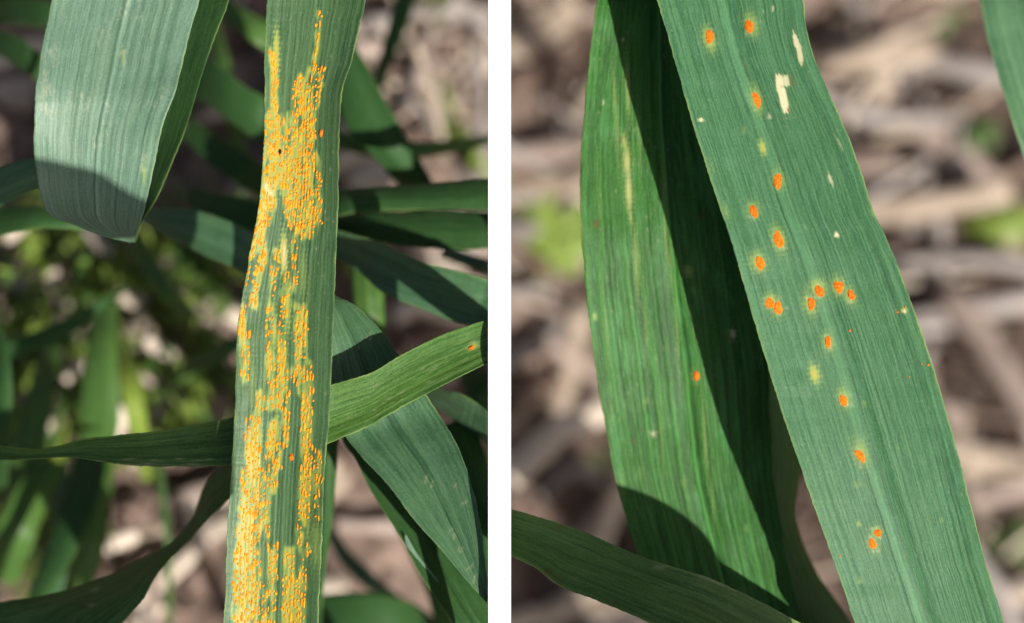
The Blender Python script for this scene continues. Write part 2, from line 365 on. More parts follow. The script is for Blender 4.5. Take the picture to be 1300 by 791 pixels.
STREAKS = [([(347, 62), (348, 95), (346, 145)], 5, .95), ([(348, 145), (344, 200)], 12, .9), ([(406, 12), (398, 90)], 2.6, 1), ([(408, 85), (402, 130)], 4.5, 1),
    ([(388, 98), (386, 130), (384, 165)], 15, .85), ([(372, 150), (368, 200)], 11, .75), ([(392, 140), (388, 200)], 10, .95), ([(345, 200), (341, 245), (335, 290)], 10, .85), ([(375, 200), (374, 240)], 22, .85), ([(404, 205), (404, 285)], 4.5, .7),
    ([(366, 240), (372, 290)], 9, .85), ([(388, 240), (386, 300)], 12, .85), ([(400, 255), (396, 290)], 6, .7), ([(328, 290), (328, 325)], 11, .75), ([(317, 312), (311, 365)], 3, .95), ([(334, 315), (328, 350), (322, 385)], 5.5, .95),
    ([(351, 320), (346, 355), (343, 400), (341, 470)], 4.6, .85), ([(374, 300), (374, 365)], 4, .85), ([(366, 345), (360, 400), (357, 450)], 6, .7), ([(382, 389), (382, 458)], 8, .9),
    ([(307, 388), (307, 425)], 5, .95), ([(310, 425), (310, 480)], 6, .8), ([(350, 450), (352, 520)], 14, .78), ([(376, 463), (376, 490)], 7, .7), ([(391, 463), (391, 500)], 7, .8), ([(390, 500), (389, 560), (386, 660)], 7, .92),
    ([(330, 503), (327, 545)], 5, .95), ([(323, 530), (320, 600)], 10, .9), ([(346, 535), (346, 562)], 6, .8), ([(364, 490), (363, 570)], 3.6, .8), ([(349, 560), (347, 600)], 10, .8), ([(404, 570), (402, 660)], 5.5, .75),
    ([(325, 595), (322, 660)], 18, .88), ([(348, 590), (348, 625)], 5, .7), ([(316, 660), (314, 700)], 15, .92), ([(340, 665), (340, 690)], 3, .8), ([(381, 668), (380, 695)], 4.5, .9), ([(392, 690), (386, 715)], 3.6, .9),
    ([(314, 700), (312, 800)], 17, .92), ([(346, 692), (346, 742)], 6, .9), ([(342, 742), (340, 795)], 8, .65), ([(368, 700), (366, 740)], 7, .8), ([(374, 735), (372, 800)], 14, .8), ([(384, 716), (384, 745)], 4.5, .85), ([(300, 690), (297, 800)], 3.5, .6)]
def streak_density(x, y):
    best = np.zeros_like(x)
    for pts, hw, d in STREAKS:
        p = np.array(pts, float); inside = (y >= p[0, 1]) & (y <= p[-1, 1])
        cx = np.interp(y, p[:, 1], p[:, 0]); q = np.abs(x - cx) / hw
        best = np.maximum(best, np.where(inside, d * np.clip(1.9 - 1.25 * q, 0, 1) * (q < 1.1), 0))
    return best
wy = np.array([smooth_noise(L2.nv, 10, rng) for _ in range(L2.nu // 4 + 1)]).T.repeat(4, axis=1)[:, :L2.nu]
dens = streak_density(L2.PX + wy * 0.8, L2.PY + wy * 9)
k = np.array([0.2, 0.6, 0.2])
ch = dens.copy()
for _ in range(7):
    ch = np.apply_along_axis(lambda a: np.convolve(a, k, 'same'), 0, ch); ch = np.apply_along_axis(lambda a: np.convolve(a, k, 'same'), 1, ch)
blot = np.array([smooth_noise(L2.nv, 14, rng) for _ in range(L2.nu // 5 + 1)]).T
blot = np.repeat(blot, 5, axis=1)[:, :L2.nu]
for _ in range(2): blot = np.apply_along_axis(lambda a: np.convolve(a, k, 'same'), 1, blot)
L2.att['chlorosis'] = np.clip(ch * (0.88 + 0.34 * blot), 0, 1.2)
for (x, y, hw, hl, s_) in [(351, 60, 4, 24, .9), (350, 85, 4, 22, 1.1), (346, 190, 5, 14, 1.2), (356, 225, 5, 18, 1.1), (360, 322, 4.5, 24, 1.3), (398, 246, 5, 10, .8), (348, 420, 4, 30, .8), (381, 446, 4, 12, 1.0), (365, 385, 5, 40, .8), (388, 545, 5, 20, 1.0), (352, 545, 4, 25, .8), (330, 555, 4, 25, .7),
                        (316, 700, 10, 30, .9), (314, 640, 10, 35, .7), (372, 765, 6, 20, .9), (390, 640, 7, 60, .5), (402, 690, 8, 40, .45), (385, 350, 6, 40, .4), (320, 480, 6, 50, .35), (336, 480, 4, 60, .3)]:
    splat(L2, 'chlorosis', x, y, hw, hl, s_, rough=0.35)
for (x, y, hw, hl) in [(361, 322, 2.2, 15), (338, 240, 2.5, 9), (343, 245, 4, 2.5)]: splat(L2, 'scar', x, y, hw, hl, 0.65, rough=0.3)
for q in range(30):                                     # pale flecks
    x = rng.uniform(400, 432); y = rng.uniform(0, 790); splat(L2, 'scar', x, y, rng.uniform(0.8, 1.5), rng.uniform(1.0, 3), rng.uniform(0.08, 0.22))
finish(L2)
spots = []
for c_ in np.arange(0.02, 0.99, 0.0345):
    rp = 1720.0 / (L2.nv - 1); j = 300 / rp
    while j < L2.nv - 3 - 380 / rp:
        i = c_ * (L2.nu - 1) + rng.normal() * 0.28; ii = int(np.clip(round(i), 0, L2.nu - 1)); jj = int(j)
        x, y = L2.PX[jj, ii], L2.PY[jj, ii]
        dn = float(streak_density(np.array([x]), np.array([y]))[0]) if -5 < y < 800 else 0
        if dn > 0 and rng.uniform() < dn * 0.78:
            hl = 1.6 + 5.0 * rng.uniform() ** 1.9; hw = rng.uniform(1.0, 2.15)
            spots.append((hl * hw, x, y, hw, hl)); j += (hl * 2 * 0.9 + rng.uniform(-0.6, 2.6)) / rp
        else: j += 4.0 / rp
spots.sort(reverse=True); spots = spots[:3200]
for a, x, y, hw, hl in spots[:298]: pustule(L2, x, y, hw, hl, rng.uniform(0.8, 1.5), SP, rng.normal() * 0.07)
for (x, y, hw, hl) in [(370, 581, 3.4, 5.0), (407, 170, 3.0, 5.2)]: pustule(L2, x, y, hw, hl, 2.2, SR)
vv, qq, tt, off = [], [], [], 0
for a, x, y, hw, hl in spots[298:]:
    m = np.array(pustule_matrix(L2, x, y, hw, hl, rng.uniform(0.7, 1.4), rng.normal() * 0.07)); v, q, t = MOUNDS[random.randrange(6)]
    vv.append(v @ m[:3, :3].T + m[:3, 3]); qq.append(q + off); tt.append(t + off); off += len(v)
pst = obj('small_rust_pustules', mesh_np('small_rust_pustules', np.concatenate(vv), np.concatenate(qq), True, np.concatenate(tt)), M['spore'], L2.root); tag(pst, kind='stuff')
me = mesh_np('dark_speck', MOUNDS[2][0], MOUNDS[2][1], True, MOUNDS[2][2]); sp = obj('dark_speck', me, M['speck'], L2.root); sp.matrix_basis = pustule_matrix(L2, 355, 192, 2.3, 4.2, 3)

# broad blue-green leaf, upper left, and the dark half behind its wavy margin
l1L = [(212, -400), (70, -60), (65, 0), (51, 65), (45, 113), (43, 164), (44, 205), (50, 246), (60, 270)]
l1R = [(218, -400), (268, -60), (253, 0), (239, 51), (229, 92), (219, 126), (208, 154), (198, 198), (191, 232), (181, 270)]
L1 = leaf('wheat_leaf', rows(l1L, l1R, [(-400, 0.34), (-60, 0.302), (120, 0.299), (200, 0.3005), (270, 0.304)], [-400, -200, -60, 0, 51, 92, 126, 154, 198, 232]) +
          [(54, 256, 186, 254, 0.3035), (64, 274, 181, 276, 0.3055), (89, 284, 176, 292, 0.308), (125, 297, 172, 302, 0.310), (164, 307, 170, 308, 0.312)],
          M['blue'], 'broad pale blue-green leaf with a wavy margin and a shadowed drooping end', nu=101, nv=300, cup=-0.0008, tilt=0.0006, ridges=20, ridge=0.00005,
          veins=[(0.50, 0.012, -0.6), (0.52, 0.02, 0.35), (0.70, 0.008, -0.5), (0.78, 0.008, -0.5), (0.87, 0.008, -0.45), (0.28, 0.007, -0.4), (0.38, 0.007, -0.3), (0.62, 0.006, -0.3), (0.18, 0.006, -0.25)], seed=5, wrinkle=0.0005)
for (x, y, n_) in [(68, 70, 22), (58, 110, 30), (56, 130, 20), (66, 135, 14), (160, 15, 16), (155, 75, 14), (130, 35, 6), (178, 20, 6), (136, 150, 10), (108, 130, 10), (205, 120, 10), (182, 215, 10), (125, 185, 8), (90, 110, 6)]:
    for q in range(n_):
        splat(L1, 'scar', x + rng.normal() * 3, y + rng.normal() * 11, rng.uniform(0.6, 1.3), rng.uniform(1, 4), rng.uniform(0.10, 0.34), ang=rng.normal() * 0.5)
splat(L1, 'chlorosis', 183, 220, 3, 16, 0.5, rough=.3); splat(L1, 'chlorosis', 157, 72, 3, 14, 0.4, rough=.3)
finish(L1)
L1b = leaf('wheat_leaf', [(300, -300, 306, -300, 0.345), (235, -60, 305, -60, 0.312), (232, 0, 291, 0, 0.309), (222, 50, 274, 45, 0.309), (212, 100, 257, 92, 0.3095), (200, 150, 239, 152, 0.311), (188, 200, 219, 206, 0.3125), (178, 250, 198, 253, 0.3135), (170, 280, 181, 281, 0.314), (168, 306, 171, 308, 0.315)],
           M['deep_shade'], 'narrow dark leaf tucked along the wavy margin of the broad blue-green leaf', nu=30, nv=160, cup=0.0, tilt=-0.004, seed=9); finish(L1b)

# crossing leaf: twisted dark tip, then lit blade running to the divider strip
L3 = leaf('wheat_leaf', [(-160, 552, -160, 590, 0.330), (-60, 556, -60, 588, 0.312), (0, 566, 0, 583.5, 0.3072), (30, 569, 30, 583, 0.3065), (46, 571, 60, 581, 0.3062), (75, 566, 80, 580, 0.3058), (103, 558, 103, 582, 0.3055), (154, 552, 147, 589, 0.305), (223, 544, 200, 592.5, 0.3045), (262, 537, 245, 592, 0.304), (298, 529, 293, 590, 0.3035),
          (350, 512, 355, 580, 0.3032), (418, 489, 414, 564, 0.3032), (443, 482, 439, 554, 0.303), (474, 472, 471, 540, 0.3027), (505, 453, 505, 520, 0.3022), (546, 432, 540, 501, 0.3015), (590, 415, 575, 483, 0.3007), (619, 407, 619, 461, 0.3), (628, 404, 628, 456, 0.3), (633, 403, 633, 454, 0.3015), (634, 403, 634, 453, 0.310), (634, 404, 634, 452, 0.33), (634, 404, 634, 450, 0.38)],
          M['bright'], 'narrow green leaf crossing behind the rusted leaf, twisted at one end, one rust spot', nu=50, nv=460, cup=-0.0008, ridges=18, ridge=0.00005, veins=[(0.48, 0.02, -0.35), (0.75, 0.015, -0.3), (0.25, 0.02, -0.25), (0.88, 0.03, 0.25), (0.62, 0.015, 0.2)], seed=31, rim=0.85)
for q in range(34):
    t_ = rng.uniform(0, 1); splat(L3, 'scar', 425 + 190 * t_, 540 - 105 * t_ + rng.normal() * 14, rng.uniform(1, 6), rng.uniform(0.6, 1.1), rng.uniform(0.08, 0.25), ang=0.45)
for q in range(30): splat(L3, 'scar', rng.uniform(120, 290), 588 + rng.normal() * 4, rng.uniform(3, 9), rng.uniform(0.6, 1.0), rng.uniform(0.3, 0.7), ang=0.05)
splat(L3, 'chlorosis', 601, 440, 9, 5, 0.8, ang=0.4); finish(L3)
pustule(L3, 599, 441, 3, 5, 2.2, SR)

# broad leaf under the crossing leaf
L4 = leaf('wheat_leaf', [(395, 352, 405, 350, 0.314), (402, 366, 425, 376, 0.311), (408, 392, 448, 386, 0.3095), (412, 420, 468, 403, 0.309), (416, 450, 489, 427, 0.3087), (420, 490, 507, 452, 0.3086), (427, 525, 535, 492, 0.3085), (439, 554, 556, 524, 0.3085), (461, 582, 575, 554, 0.3068), (495, 619, 592, 594, 0.3046), (523, 657, 605, 640, 0.3030), (547, 684, 611, 675, 0.3019), (574, 715, 615.5, 710, 0.3011), (598, 743, 618, 740, 0.3006), (618, 764, 622, 762, 0.3003)],
          M['sage'], 'broad lit leaf with a pointed end beneath the crossing leaf, beside the white divider strip', nu=81, nv=280, cup=-0.0007, tilt=-0.001, ridges=22, ridge=0.00006, veins=[(0.50, 0.016, -0.7), (0.53, 0.02, -0.4), (0.35, 0.01, -0.3), (0.66, 0.01, -0.3), (0.22, 0.01, -0.25), (0.8, 0.01, -0.25)], seed=12)
for (x, y) in [(541, 610), (546, 617), (573, 672), (577, 679), (588, 640), (596, 720), (601, 735), (580, 622), (455, 440), (470, 425), (585, 700)]:
    for q in range(3): splat(L4, 'scar', x + rng.normal() * 2, y + rng.normal() * 3, rng.uniform(0.8, 1.5), rng.uniform(1.5, 4), rng.uniform(0.1, 0.3), ang=-0.5)
finish(L4)
L5 = leaf('wheat_leaf', [(420, 520, 470, 500, 0.326), (436, 560, 500, 560, 0.322), (451, 582, 520, 590, 0.320), (471, 623, 545, 630, 0.3185), (492, 657, 570, 665, 0.3175), (513, 690, 596, 715, 0.3165), (533, 728, 612, 752, 0.3155), (574, 791, 640, 800, 0.3155), (630, 860, 700, 840, 0.32), (700, 950, 760, 930, 0.35)],
          M['deep_shade'], 'dark folded leaf directly below the pointed broad leaf', nu=50, nv=200, cup=0.0, tilt=0.006, keel=0.0006, seed=14); finish(L5)
L5b = leaf('wheat_leaf', [(513, 679, 515, 678, 0.3135), (517, 700, 530, 703, 0.3135), (535, 728, 551, 731, 0.3137), (553, 758, 570, 762, 0.314), (574, 792, 592, 797, 0.3145), (640, 880, 660, 885, 0.33)], M['blue'], nu=16, nv=90, cup=0.0005, seed=15, parent=L5.root, as_part='folded_margin'); finish(L5b)
L6 = leaf('wheat_leaf', [(560, 540, 600, 530, 0.330), (580, 590, 622, 600, 0.322), (594, 630, 632, 650, 0.318), (603, 680, 636, 700, 0.318), (612, 730, 640, 740, 0.32), (625, 800, 650, 800, 0.34)], M['deep_shade'], 'dark sliver of leaf between the pointed broad leaf and the white divider strip', nu=20, nv=80, seed=16); finish(L6)
L7 = leaf('wheat_leaf', [(520, 500, 530, 478, 0.332), (549, 515, 560, 494, 0.328), (575, 534, 585, 500, 0.3255), (600, 552, 608, 515, 0.3245), (622, 566, 626, 528, 0.324), (634, 574, 636, 534, 0.326), (634, 576, 636, 540, 0.36)], M['sage'], 'small grey-green leaf emerging between crossing leaf and white divider strip', nu=24, nv=90, tilt=-0.008, cup=0.0006, seed=17); finish(L7)

# dark leaves right of the rusted leaf
def simple(name, stations, mat, label, group=None, seed=1, nu=18, nv=80, **kw):
    lf = leaf(name, stations, M[mat], label, group, nu=nu, nv=nv, seed=seed, ridges=8, **kw); finish(lf); return lf
simple('wheat_leaf', [(380, 244, 385, 292, 0.345), (430, 240, 432, 274, 0.335), (500, 236, 502, 268, 0.333), (570, 230, 572, 266, 0.331), (619, 226, 620, 268, 0.330), (636, 225, 638, 268, 0.330), (638, 226, 640, 266, 0.36)], 'deep_shade', 'upper of two dark leaves lying level behind the rusted leaf', seed=41, nu=24, cup=0.001, tilt=-0.003)
simple('wheat_leaf', [(380, 270, 380, 320, 0.352), (430, 269, 430, 296, 0.343), (500, 268, 500, 310, 0.340), (570, 267, 570, 317, 0.338), (619, 269, 619, 316, 0.337), (636, 270, 636, 314, 0.338), (638, 272, 638, 310, 0.37)], 'deep_shade', 'lower of two dark leaves lying level behind the rusted leaf', seed=42, nu=24, cup=0.001, tilt=-0.003)
simple('wheat_leaf', [(360, 270, 365, 300, 0.345), (400, 284, 410, 318, 0.337), (440, 295, 455, 345, 0.332), (480, 308, 485, 371, 0.329), (539, 333, 530, 390, 0.3265), (590, 347, 573, 408, 0.325), (619, 355, 603, 413, 0.3245), (634, 358, 626, 415, 0.325), (638, 362, 634, 414, 0.35)], 'sage', 'slanting grey-green leaf behind the crossing leaf with a lit patch by the white strip', seed=43, nu=36, nv=120, cup=-0.001, tilt=0.002)
simple('wheat_leaf', [(446, 300, 484, 300, 0.356), (446, 330, 486, 345, 0.352), (448, 380, 488, 385, 0.35), (452, 420, 489, 425, 0.352), (450, 470, 480, 470, 0.37), (446, 540, 470, 540, 0.40)], 'grass', 'short upright green blade under the slanting grey-green leaf', seed=44)
simple('wheat_leaf', [(395, -60, 425, -60, 0.372), (418, 20, 447, 45, 0.362), (424, 100, 470, 90, 0.358), (440, 160, 496, 140, 0.356), (470, 195, 520, 180, 0.356), (505, 235, 547, 226, 0.36), (530, 270, 566, 260, 0.37)], 'deep_shade', 'diagonal green blade leaning out from behind the top of the rusted leaf', seed=45, nu=24)
simple('wheat_leaf', [(395, 150, 395, 172, 0.385), (440, 168, 440, 192, 0.375), (500, 178, 500, 202, 0.374), (560, 178, 560, 197, 0.378), (610, 172, 612, 186, 0.39), (640, 168, 642, 176, 0.40)], 'grass', 'blurred green blade lying level below the diagonal blade', seed=46)
simple('wheat_leaf', [(508, -40, 535, -40, 0.41), (498, 10, 522, 20, 0.405), (484, 60, 502, 70, 0.403), (472, 110, 484, 116, 0.408), (462, 150, 470, 155, 0.40)], 'deep_shade', 'blurred dark green blade above the diagonal blade', seed=47)
simple('wheat_leaf', [(398, 520, 430, 520, 0.330), (402, 560, 429, 560, 0.329), (404, 640, 424, 640, 0.331), (402, 700, 416, 705, 0.335), (398, 760, 410, 760, 0.345), (396, 840, 406, 840, 0.37)], 'deep_shade', 'dark blade half hidden by the lower edge of the rusted leaf', seed=48)
simple('wheat_leaf', [(370, 750, 370, 830, 0.375), (404, 754, 404, 840, 0.37), (471, 752, 465, 850, 0.367), (523, 765, 515, 860, 0.37), (570, 800, 550, 880, 0.385)], 'deep_shade', 'blurred dark leaf lying low beside the foot of the rusted leaf', seed=49)
simple('wheat_leaf', [(478, 600, 488, 596, 0.40), (495, 650, 510, 645, 0.385), (518, 700, 545, 695, 0.375), (540, 750, 575, 750, 0.37), (556, 810, 600, 815, 0.37), (570, 880, 610, 880, 0.39)], 'grass', 'bright green blade rising below the dark folded leaf', seed=50)
simple('wheat_leaf', [(590, 560, 604, 545, 0.40), (583, 600, 614, 570, 0.385), (600, 622, 630, 590, 0.38), (622, 640, 640, 618, 0.39)], 'lime', 'small lime green blade behind the pointed broad leaf by the white strip', seed=51)
simple('wheat_leaf', [(408, 670, 418, 655, 0.41), (430, 712, 440, 694, 0.40), (458, 742, 468, 722, 0.395), (490, 765, 498, 748, 0.40), (530, 790, 536, 776, 0.415)], 'sage', 'thin grey blade lying on the soil beside the rusted leaf', seed=52)
simple('wheat_leaf', [(556, 326, 565, 312, 0.36), (590, 338, 596, 322, 0.356), (619, 348, 622, 330, 0.355), (636, 352, 638, 334, 0.356), (638, 356, 640, 340, 0.38)], 'sage', 'narrow grey-green blade between the level and slanting leaves', seed=53)
simple('wheat_leaf', [(580, 470, 600, 455, 0.39), (590, 500, 622, 470, 0.375), (606, 520, 634, 490, 0.374), (625, 545, 642, 510, 0.385)], 'deep_shade', 'dark blade under the crossing leaf next to the white divider strip', seed=54)

# lower-left leaf
L12 = leaf('wheat_leaf', [(330, 570, 340, 600, 0.330), (293, 590, 293, 632, 0.324), (274, 599, 280, 644, 0.322), (257, 621, 267, 656, 0.3205), (245, 655, 252, 672, 0.3195), (222, 684, 238, 688, 0.319), (188, 705, 205, 722, 0.3175), (137, 730, 180, 762, 0.316), (68, 753, 155, 792, 0.315), (0, 765, 100, 850, 0.315), (-90, 790, 30, 900, 0.32), (-260, 900, -150, 1000, 0.36)],
           M['bright'], 'dark shaded leaf sweeping below the crossing leaf towards the rusted leaf', nu=50, nv=220, cup=0.0008, tilt=-0.008, veins=[(0.5, 0.02, -0.3)], seed=61, rim=0.6)
for (x, y) in [(122, 747), (116, 768), (120, 750)]: splat(L12, 'scar', x, y, 5, 2.2, 0.35)
finish(L12)
for q, (st, mat, lab) in enumerate([
    ([(-60, 240, -60, 300, 0.33), (0, 212, 0, 263, 0.321), (44, 198, 46, 240, 0.318), (90, 190, 92, 228, 0.320), (130, 196, 132, 222, 0.33)], 'sage', 'grey-green leaf end showing past the broad blue-green leaf'),
    ([(-60, 262, -60, 320, 0.345), (0, 262, 0, 300, 0.337), (50, 262, 50, 290, 0.333), (110, 268, 112, 292, 0.334), (160, 272, 160, 286, 0.345)], 'deep_shade', 'dark leaf beneath the drooping end of the broad blue-green leaf'),
    ([(170, 258, 172, 275, 0.350), (200, 264, 192, 290, 0.345), (232, 264, 222, 306, 0.341), (273, 274, 262, 326, 0.338), (319, 294, 305, 345, 0.336), (360, 318, 345, 372, 0.34), (400, 345, 385, 392, 0.36)], 'sage', 'slanting grey-green leaf running behind the rusted leaf from its bare side'),
    ([(240, 238, 236, 258, 0.365), (285, 246, 280, 282, 0.358), (340, 258, 336, 300, 0.355), (390, 275, 385, 310, 0.36)], 'deep_shade', 'dark leaf above the slanting grey-green leaf'),
    ([(225, 60, 215, 110, 0.375), (270, 78, 255, 128, 0.366), (310, 108, 290, 152, 0.362), (345, 130, 335, 182, 0.362), (390, 160, 385, 200, 0.37)], 'deep_shade', 'dark leaf bridging the gap between the two upper leaves'),
    ([(245, 150, 228, 170, 0.375), (280, 175, 262, 205, 0.37), (320, 200, 300, 232, 0.368), (360, 225, 340, 255, 0.375)], 'deep_shade', 'second dark leaf low in the gap between the two upper leaves'),
    ([(-30, 465, -25, 500, 0.385), (7, 436, 10, 462, 0.380), (60, 414, 66, 440, 0.376), (100, 396, 104, 416, 0.375), (137, 376, 138, 386, 0.377), (165, 362, 165, 366, 0.385)], 'deep_shade', 'dark green blade slanting across pale litter below the broad leaf'),
    ([(118, 380, 150, 385, 0.395), (112, 430, 150, 430, 0.39), (105, 480, 152, 485, 0.388), (98, 540, 150, 545, 0.39), (95, 620, 140, 620, 0.40)], 'grass', 'wide green blade standing behind the twisted leaf tip'),
    ([(150, 440, 160, 438, 0.40), (152, 480, 178, 478, 0.392), (158, 520, 186, 520, 0.39), (168, 560, 190, 560, 0.395), (178, 610, 192, 612, 0.41)], 'lime', 'lime green blade standing above the crossing leaf'),
    ([(60, 430, 78, 440, 0.40), (40, 480, 70, 490, 0.39), (22, 540, 62, 540, 0.388), (10, 600, 50, 605, 0.39), (0, 660, 34, 670, 0.40)], 'grass', 'green blade crossing behind the twisted leaf tip'),
    ([(50, 580, 90, 590, 0.39), (20, 620, 62, 640, 0.385), (-4, 670, 42, 690, 0.383), (-20, 730, 20, 745, 0.39)], 'grass', 'green blade leaning below the twisted leaf tip'),
    ([(100, 560, 142, 560, 0.385), (84, 620, 126, 630, 0.375), (60, 690, 96, 700, 0.368), (38, 750, 66, 760, 0.366), (20, 800, 40, 805, 0.375)], 'deep_shade', 'dark blade slanting down to the shaded lower leaf'),
    ([(112, 560, 146, 565, 0.395), (112, 620, 142, 630, 0.388), (104, 690, 132, 700, 0.384), (96, 745, 116, 750, 0.388), (90, 800, 104, 800, 0.4)], 'grass', 'mid green blade standing beside the dark slanting blade'),
    ([(70, 600, 92, 600, 0.40), (66, 660, 90, 670, 0.392), (60, 730, 82, 735, 0.39), (55, 800, 72, 800, 0.40)], 'sage', 'grey-green blade behind the dark slanting blade'),
    ([(195, 560, 203, 560, 0.395), (202, 620, 210, 620, 0.39), (209, 690, 217, 690, 0.39), (212, 770, 219, 770, 0.395), (213, 840, 219, 840, 0.41)], 'deep_shade', 'thin upright grass stem below the crossing leaf'),
    ([(-20, 380, -10, 378, 0.37), (-6, 440, 10, 440, 0.362), (-8, 500, 16, 500, 0.36), (-10, 560, 14, 560, 0.365), (-12, 620, 8, 620, 0.38)], 'deep_shade', 'dark upright blade beside the twisted leaf tip'),
    ([(-20, 30, -25, 60, 0.37), (20, 45, 12, 78, 0.362), (52, 68, 44, 100, 0.36), (90, 95, 80, 120, 0.37)], 'deep_shade', 'dark blade tucked behind the broad blue-green leaf margin'),
    ([(-20, -20, -10, 30, 0.385), (20, -10, 30, 32, 0.375), (70, 4, 76, 40, 0.37), (120, 20, 124, 50, 0.38)], 'deep_shade', 'dark blade crossing behind the top of the broad blue-green leaf'),
    ([(255, 0, 262, -30, 0.385), (290, 30, 300, 5, 0.378), (330, 60, 344, 30, 0.376), (370, 90, 380, 62, 0.385)], 'grass', 'blurred green blade near the top of the gap between upper leaves'),
    ([(160, 300, 176, 296, 0.40), (176, 340, 200, 335, 0.393), (205, 380, 225, 368, 0.39), (240, 410, 252, 398, 0.40)], 'grass', 'short green blade under the drooping leaf end'),
    ([(225, 480, 232, 460, 0.40), (255, 470, 262, 446, 0.39), (290, 455, 300, 425, 0.386), (330, 430, 340, 405, 0.39)], 'grass', 'soft green blade reaching towards the rusted leaf margin'),
    ([(262, 30, 276, 24, 0.40), (270, 80, 292, 76, 0.392), (282, 140, 304, 136, 0.39), (300, 200, 316, 196, 0.395)], 'grass', 'upright green blade in the gap between the two upper leaves'),
    ]):
    simple('wheat_leaf' if q < 6 else 'grass_blade', st, mat, lab, seed=70 + q, nu=20, nv=70, cup=0.0008, tilt=(-1) ** q * 0.002)

# ------------------------------------------------------------------ right pair of leaves
r1L = [(846, -420), (815, -60), (834, 0), (852, 58), (872, 133), (893, 201), (916, 270), (930, 311), (947, 373), (964, 431), (978, 475), (991, 520), (1011, 578), (1032, 640), (1059, 715), (1085, 791), (1125, 900), (1260, 1250)]
r1R = [(852, -420), (1014, -60), (1020, 0), (1025, 41), (1037, 82), (1066, 147), (1090, 208), (1110, 270), (1131, 315), (1154, 376), (1178, 444), (1202, 523), (1214, 568), (1231, 633), (1251, 712), (1275, 791), (1310, 900), (1400, 1250)]
R1 = leaf('wheat_leaf', rows(r1L, r1R, [(-420, 0.33), (-60, 0.301), (300, 0.2995), (600, 0.3005), (900, 0.304), (1250, 0.575)], [-420, -250, -130, -60, 0, 41, 82, 147, 208, 270, 315, 376, 444, 523, 568, 633, 712, 791, 850, 930, 1080, 1250]),
          M['waxy'], 'front waxy blue-green leaf dotted with separate orange rust spots and two pale scars', nu=141, nv=1150, cup=-0.0010, keel=0.00025, tilt=0.0004, ridges=38, ridge=0.000025,
          veins=[(0.44, 0.028, 0.22), (0.40, 0.006, -0.45), (0.49, 0.006, -0.55), (0.30, 0.006, -0.35), (0.22, 0.006, -0.3), (0.56, 0.005, -0.4), (0.61, 0.005, -0.4), (0.66, 0.005, -0.35), (0.72, 0.005, -0.3), (0.80, 0.008, -0.3), (0.90, 0.02, -0.35), (0.13, 0.006, -0.3), (0.34, 0.006, -0.25), (0.945, 0.01, 0.15)], seed=81, rim=0.8)
RP = [(900, 47, 5.5, 9.5), (950, 34, 5.2, 9), (961, 128, 5, 12), (988, 231, 5.6, 9.5), (957, 268, 5, 8), (989, 305, 5.6, 10), (964, 334, 5.4, 9), (978, 384, 6, 7), (987.5, 392, 5, 8), (1030, 387, 4.4, 9), (1040, 369, 5.8, 8), (1065, 364, 5.4, 9), (1080, 375, 4.6, 7.5), (1051, 434, 4.2, 8), (1071, 509, 4.8, 8), (1093, 580, 5.2, 11.5), (1114, 677, 4.6, 6), (1108, 691, 5, 8)]
for (x, y, hw, hl) in RP:
    tw = rng.normal() * 0.12
    pustule(R1, x, y, hw * rng.uniform(0.95, 1.15), hl * rng.uniform(0.95, 1.15), 1.8, SR, tw); splat(R1, 'chlorosis', x + rng.normal() * 1.5, y + rng.normal() * 2 - 1, hw * rng.uniform(1.5, 2.1), hl * rng.uniform(1.5, 2.0), rng.uniform(0.45, 0.75), ang=0.25, rough=0.25)
    for q in range(3):
        splat(R1, 'scar', x + rng.normal() * hw, y - hl * rng.choice([-1, 1]) + rng.normal() * 1, rng.uniform(1, 2), rng.uniform(1, 2.4), rng.uniform(0.1, 0.35), ang=0.3)
for (x, y, hw, hl, s_) in [(968, 187, 5, 12, .75), (1034, 475, 7, 13, .9), (945, 165, 3, 8, .3), (905, 215, 4, 14, .25), (922, 268, 4, 14, .35), (1108, 268, 5, 8, .3), (1148, 394, 4, 4, .9), (1168, 420, 5, 30, .25), (1098, 512, 4, 6, .35), (1090, 665, 4, 4, .5), (1089, 615, 8, 6, .3), (1092, 738, 4, 4, .4), (1140, 568, 3, 7, .25), (1195, 660, 4, 4, .35)]:
    splat(R1, 'chlorosis', x, y, hw, hl, s_, ang=0.25, rough=.3)
for (x, y, hw, hl, s_, an) in [(1054, 227, 2.0, 7, .6, .3), (1057, 234, 1.4, 4, .4, .3), (890, 152, 3.2, 2.6, .9, 0), (1062, 298, 3, 3, 1, 0), (977, 148, 2.4, 3, .5, 0), (1066, 182, 1.4, 10, .3, .5), (1148, 395, 2.4, 2.2, .7, 0), (981, 11, 1.6, 3, .5, 0), (969, 15, 1, 2, .3, 0), (1075, 513, 2, 1.6, .6, 0)]:
    splat(R1, 'scar', x, y, hw, hl, s_, ang=an, hard=2.0, rough=.3)
for (x, y, hw, hl, s_, an) in [(1010, 52, 2.6, 10, .8, .22), (1015, 66, 3.2, 13, .75, .18), (1017, 78, 1.6, 5, .5, .2), (990, 107, 4.6, 11, .9, .12), (994.5, 125, 4.6, 17, .95, .2), (998, 103, 3.6, 7, .7, .2)]:
    dx, dy = R1.PX - x, R1.PY - y; ua = dx * math.cos(an) - dy * math.sin(an); va = dx * math.sin(an) + dy * math.cos(an)
    rag_ = 1 + 0.18 * np.sin(ua * 1.7 + x) + 0.12 * np.sin(va * 0.7 + y); q = (np.abs(ua / hw) ** 4 + np.abs(va / hl * rag_) ** 4)
    R1.att['scar'] = np.maximum(R1.att['scar'], s_ * np.clip(1.6 - q, 0, 1)); R1.att['chlorosis'] = np.maximum(R1.att['chlorosis'], 0.35 * np.exp(-q / 4))
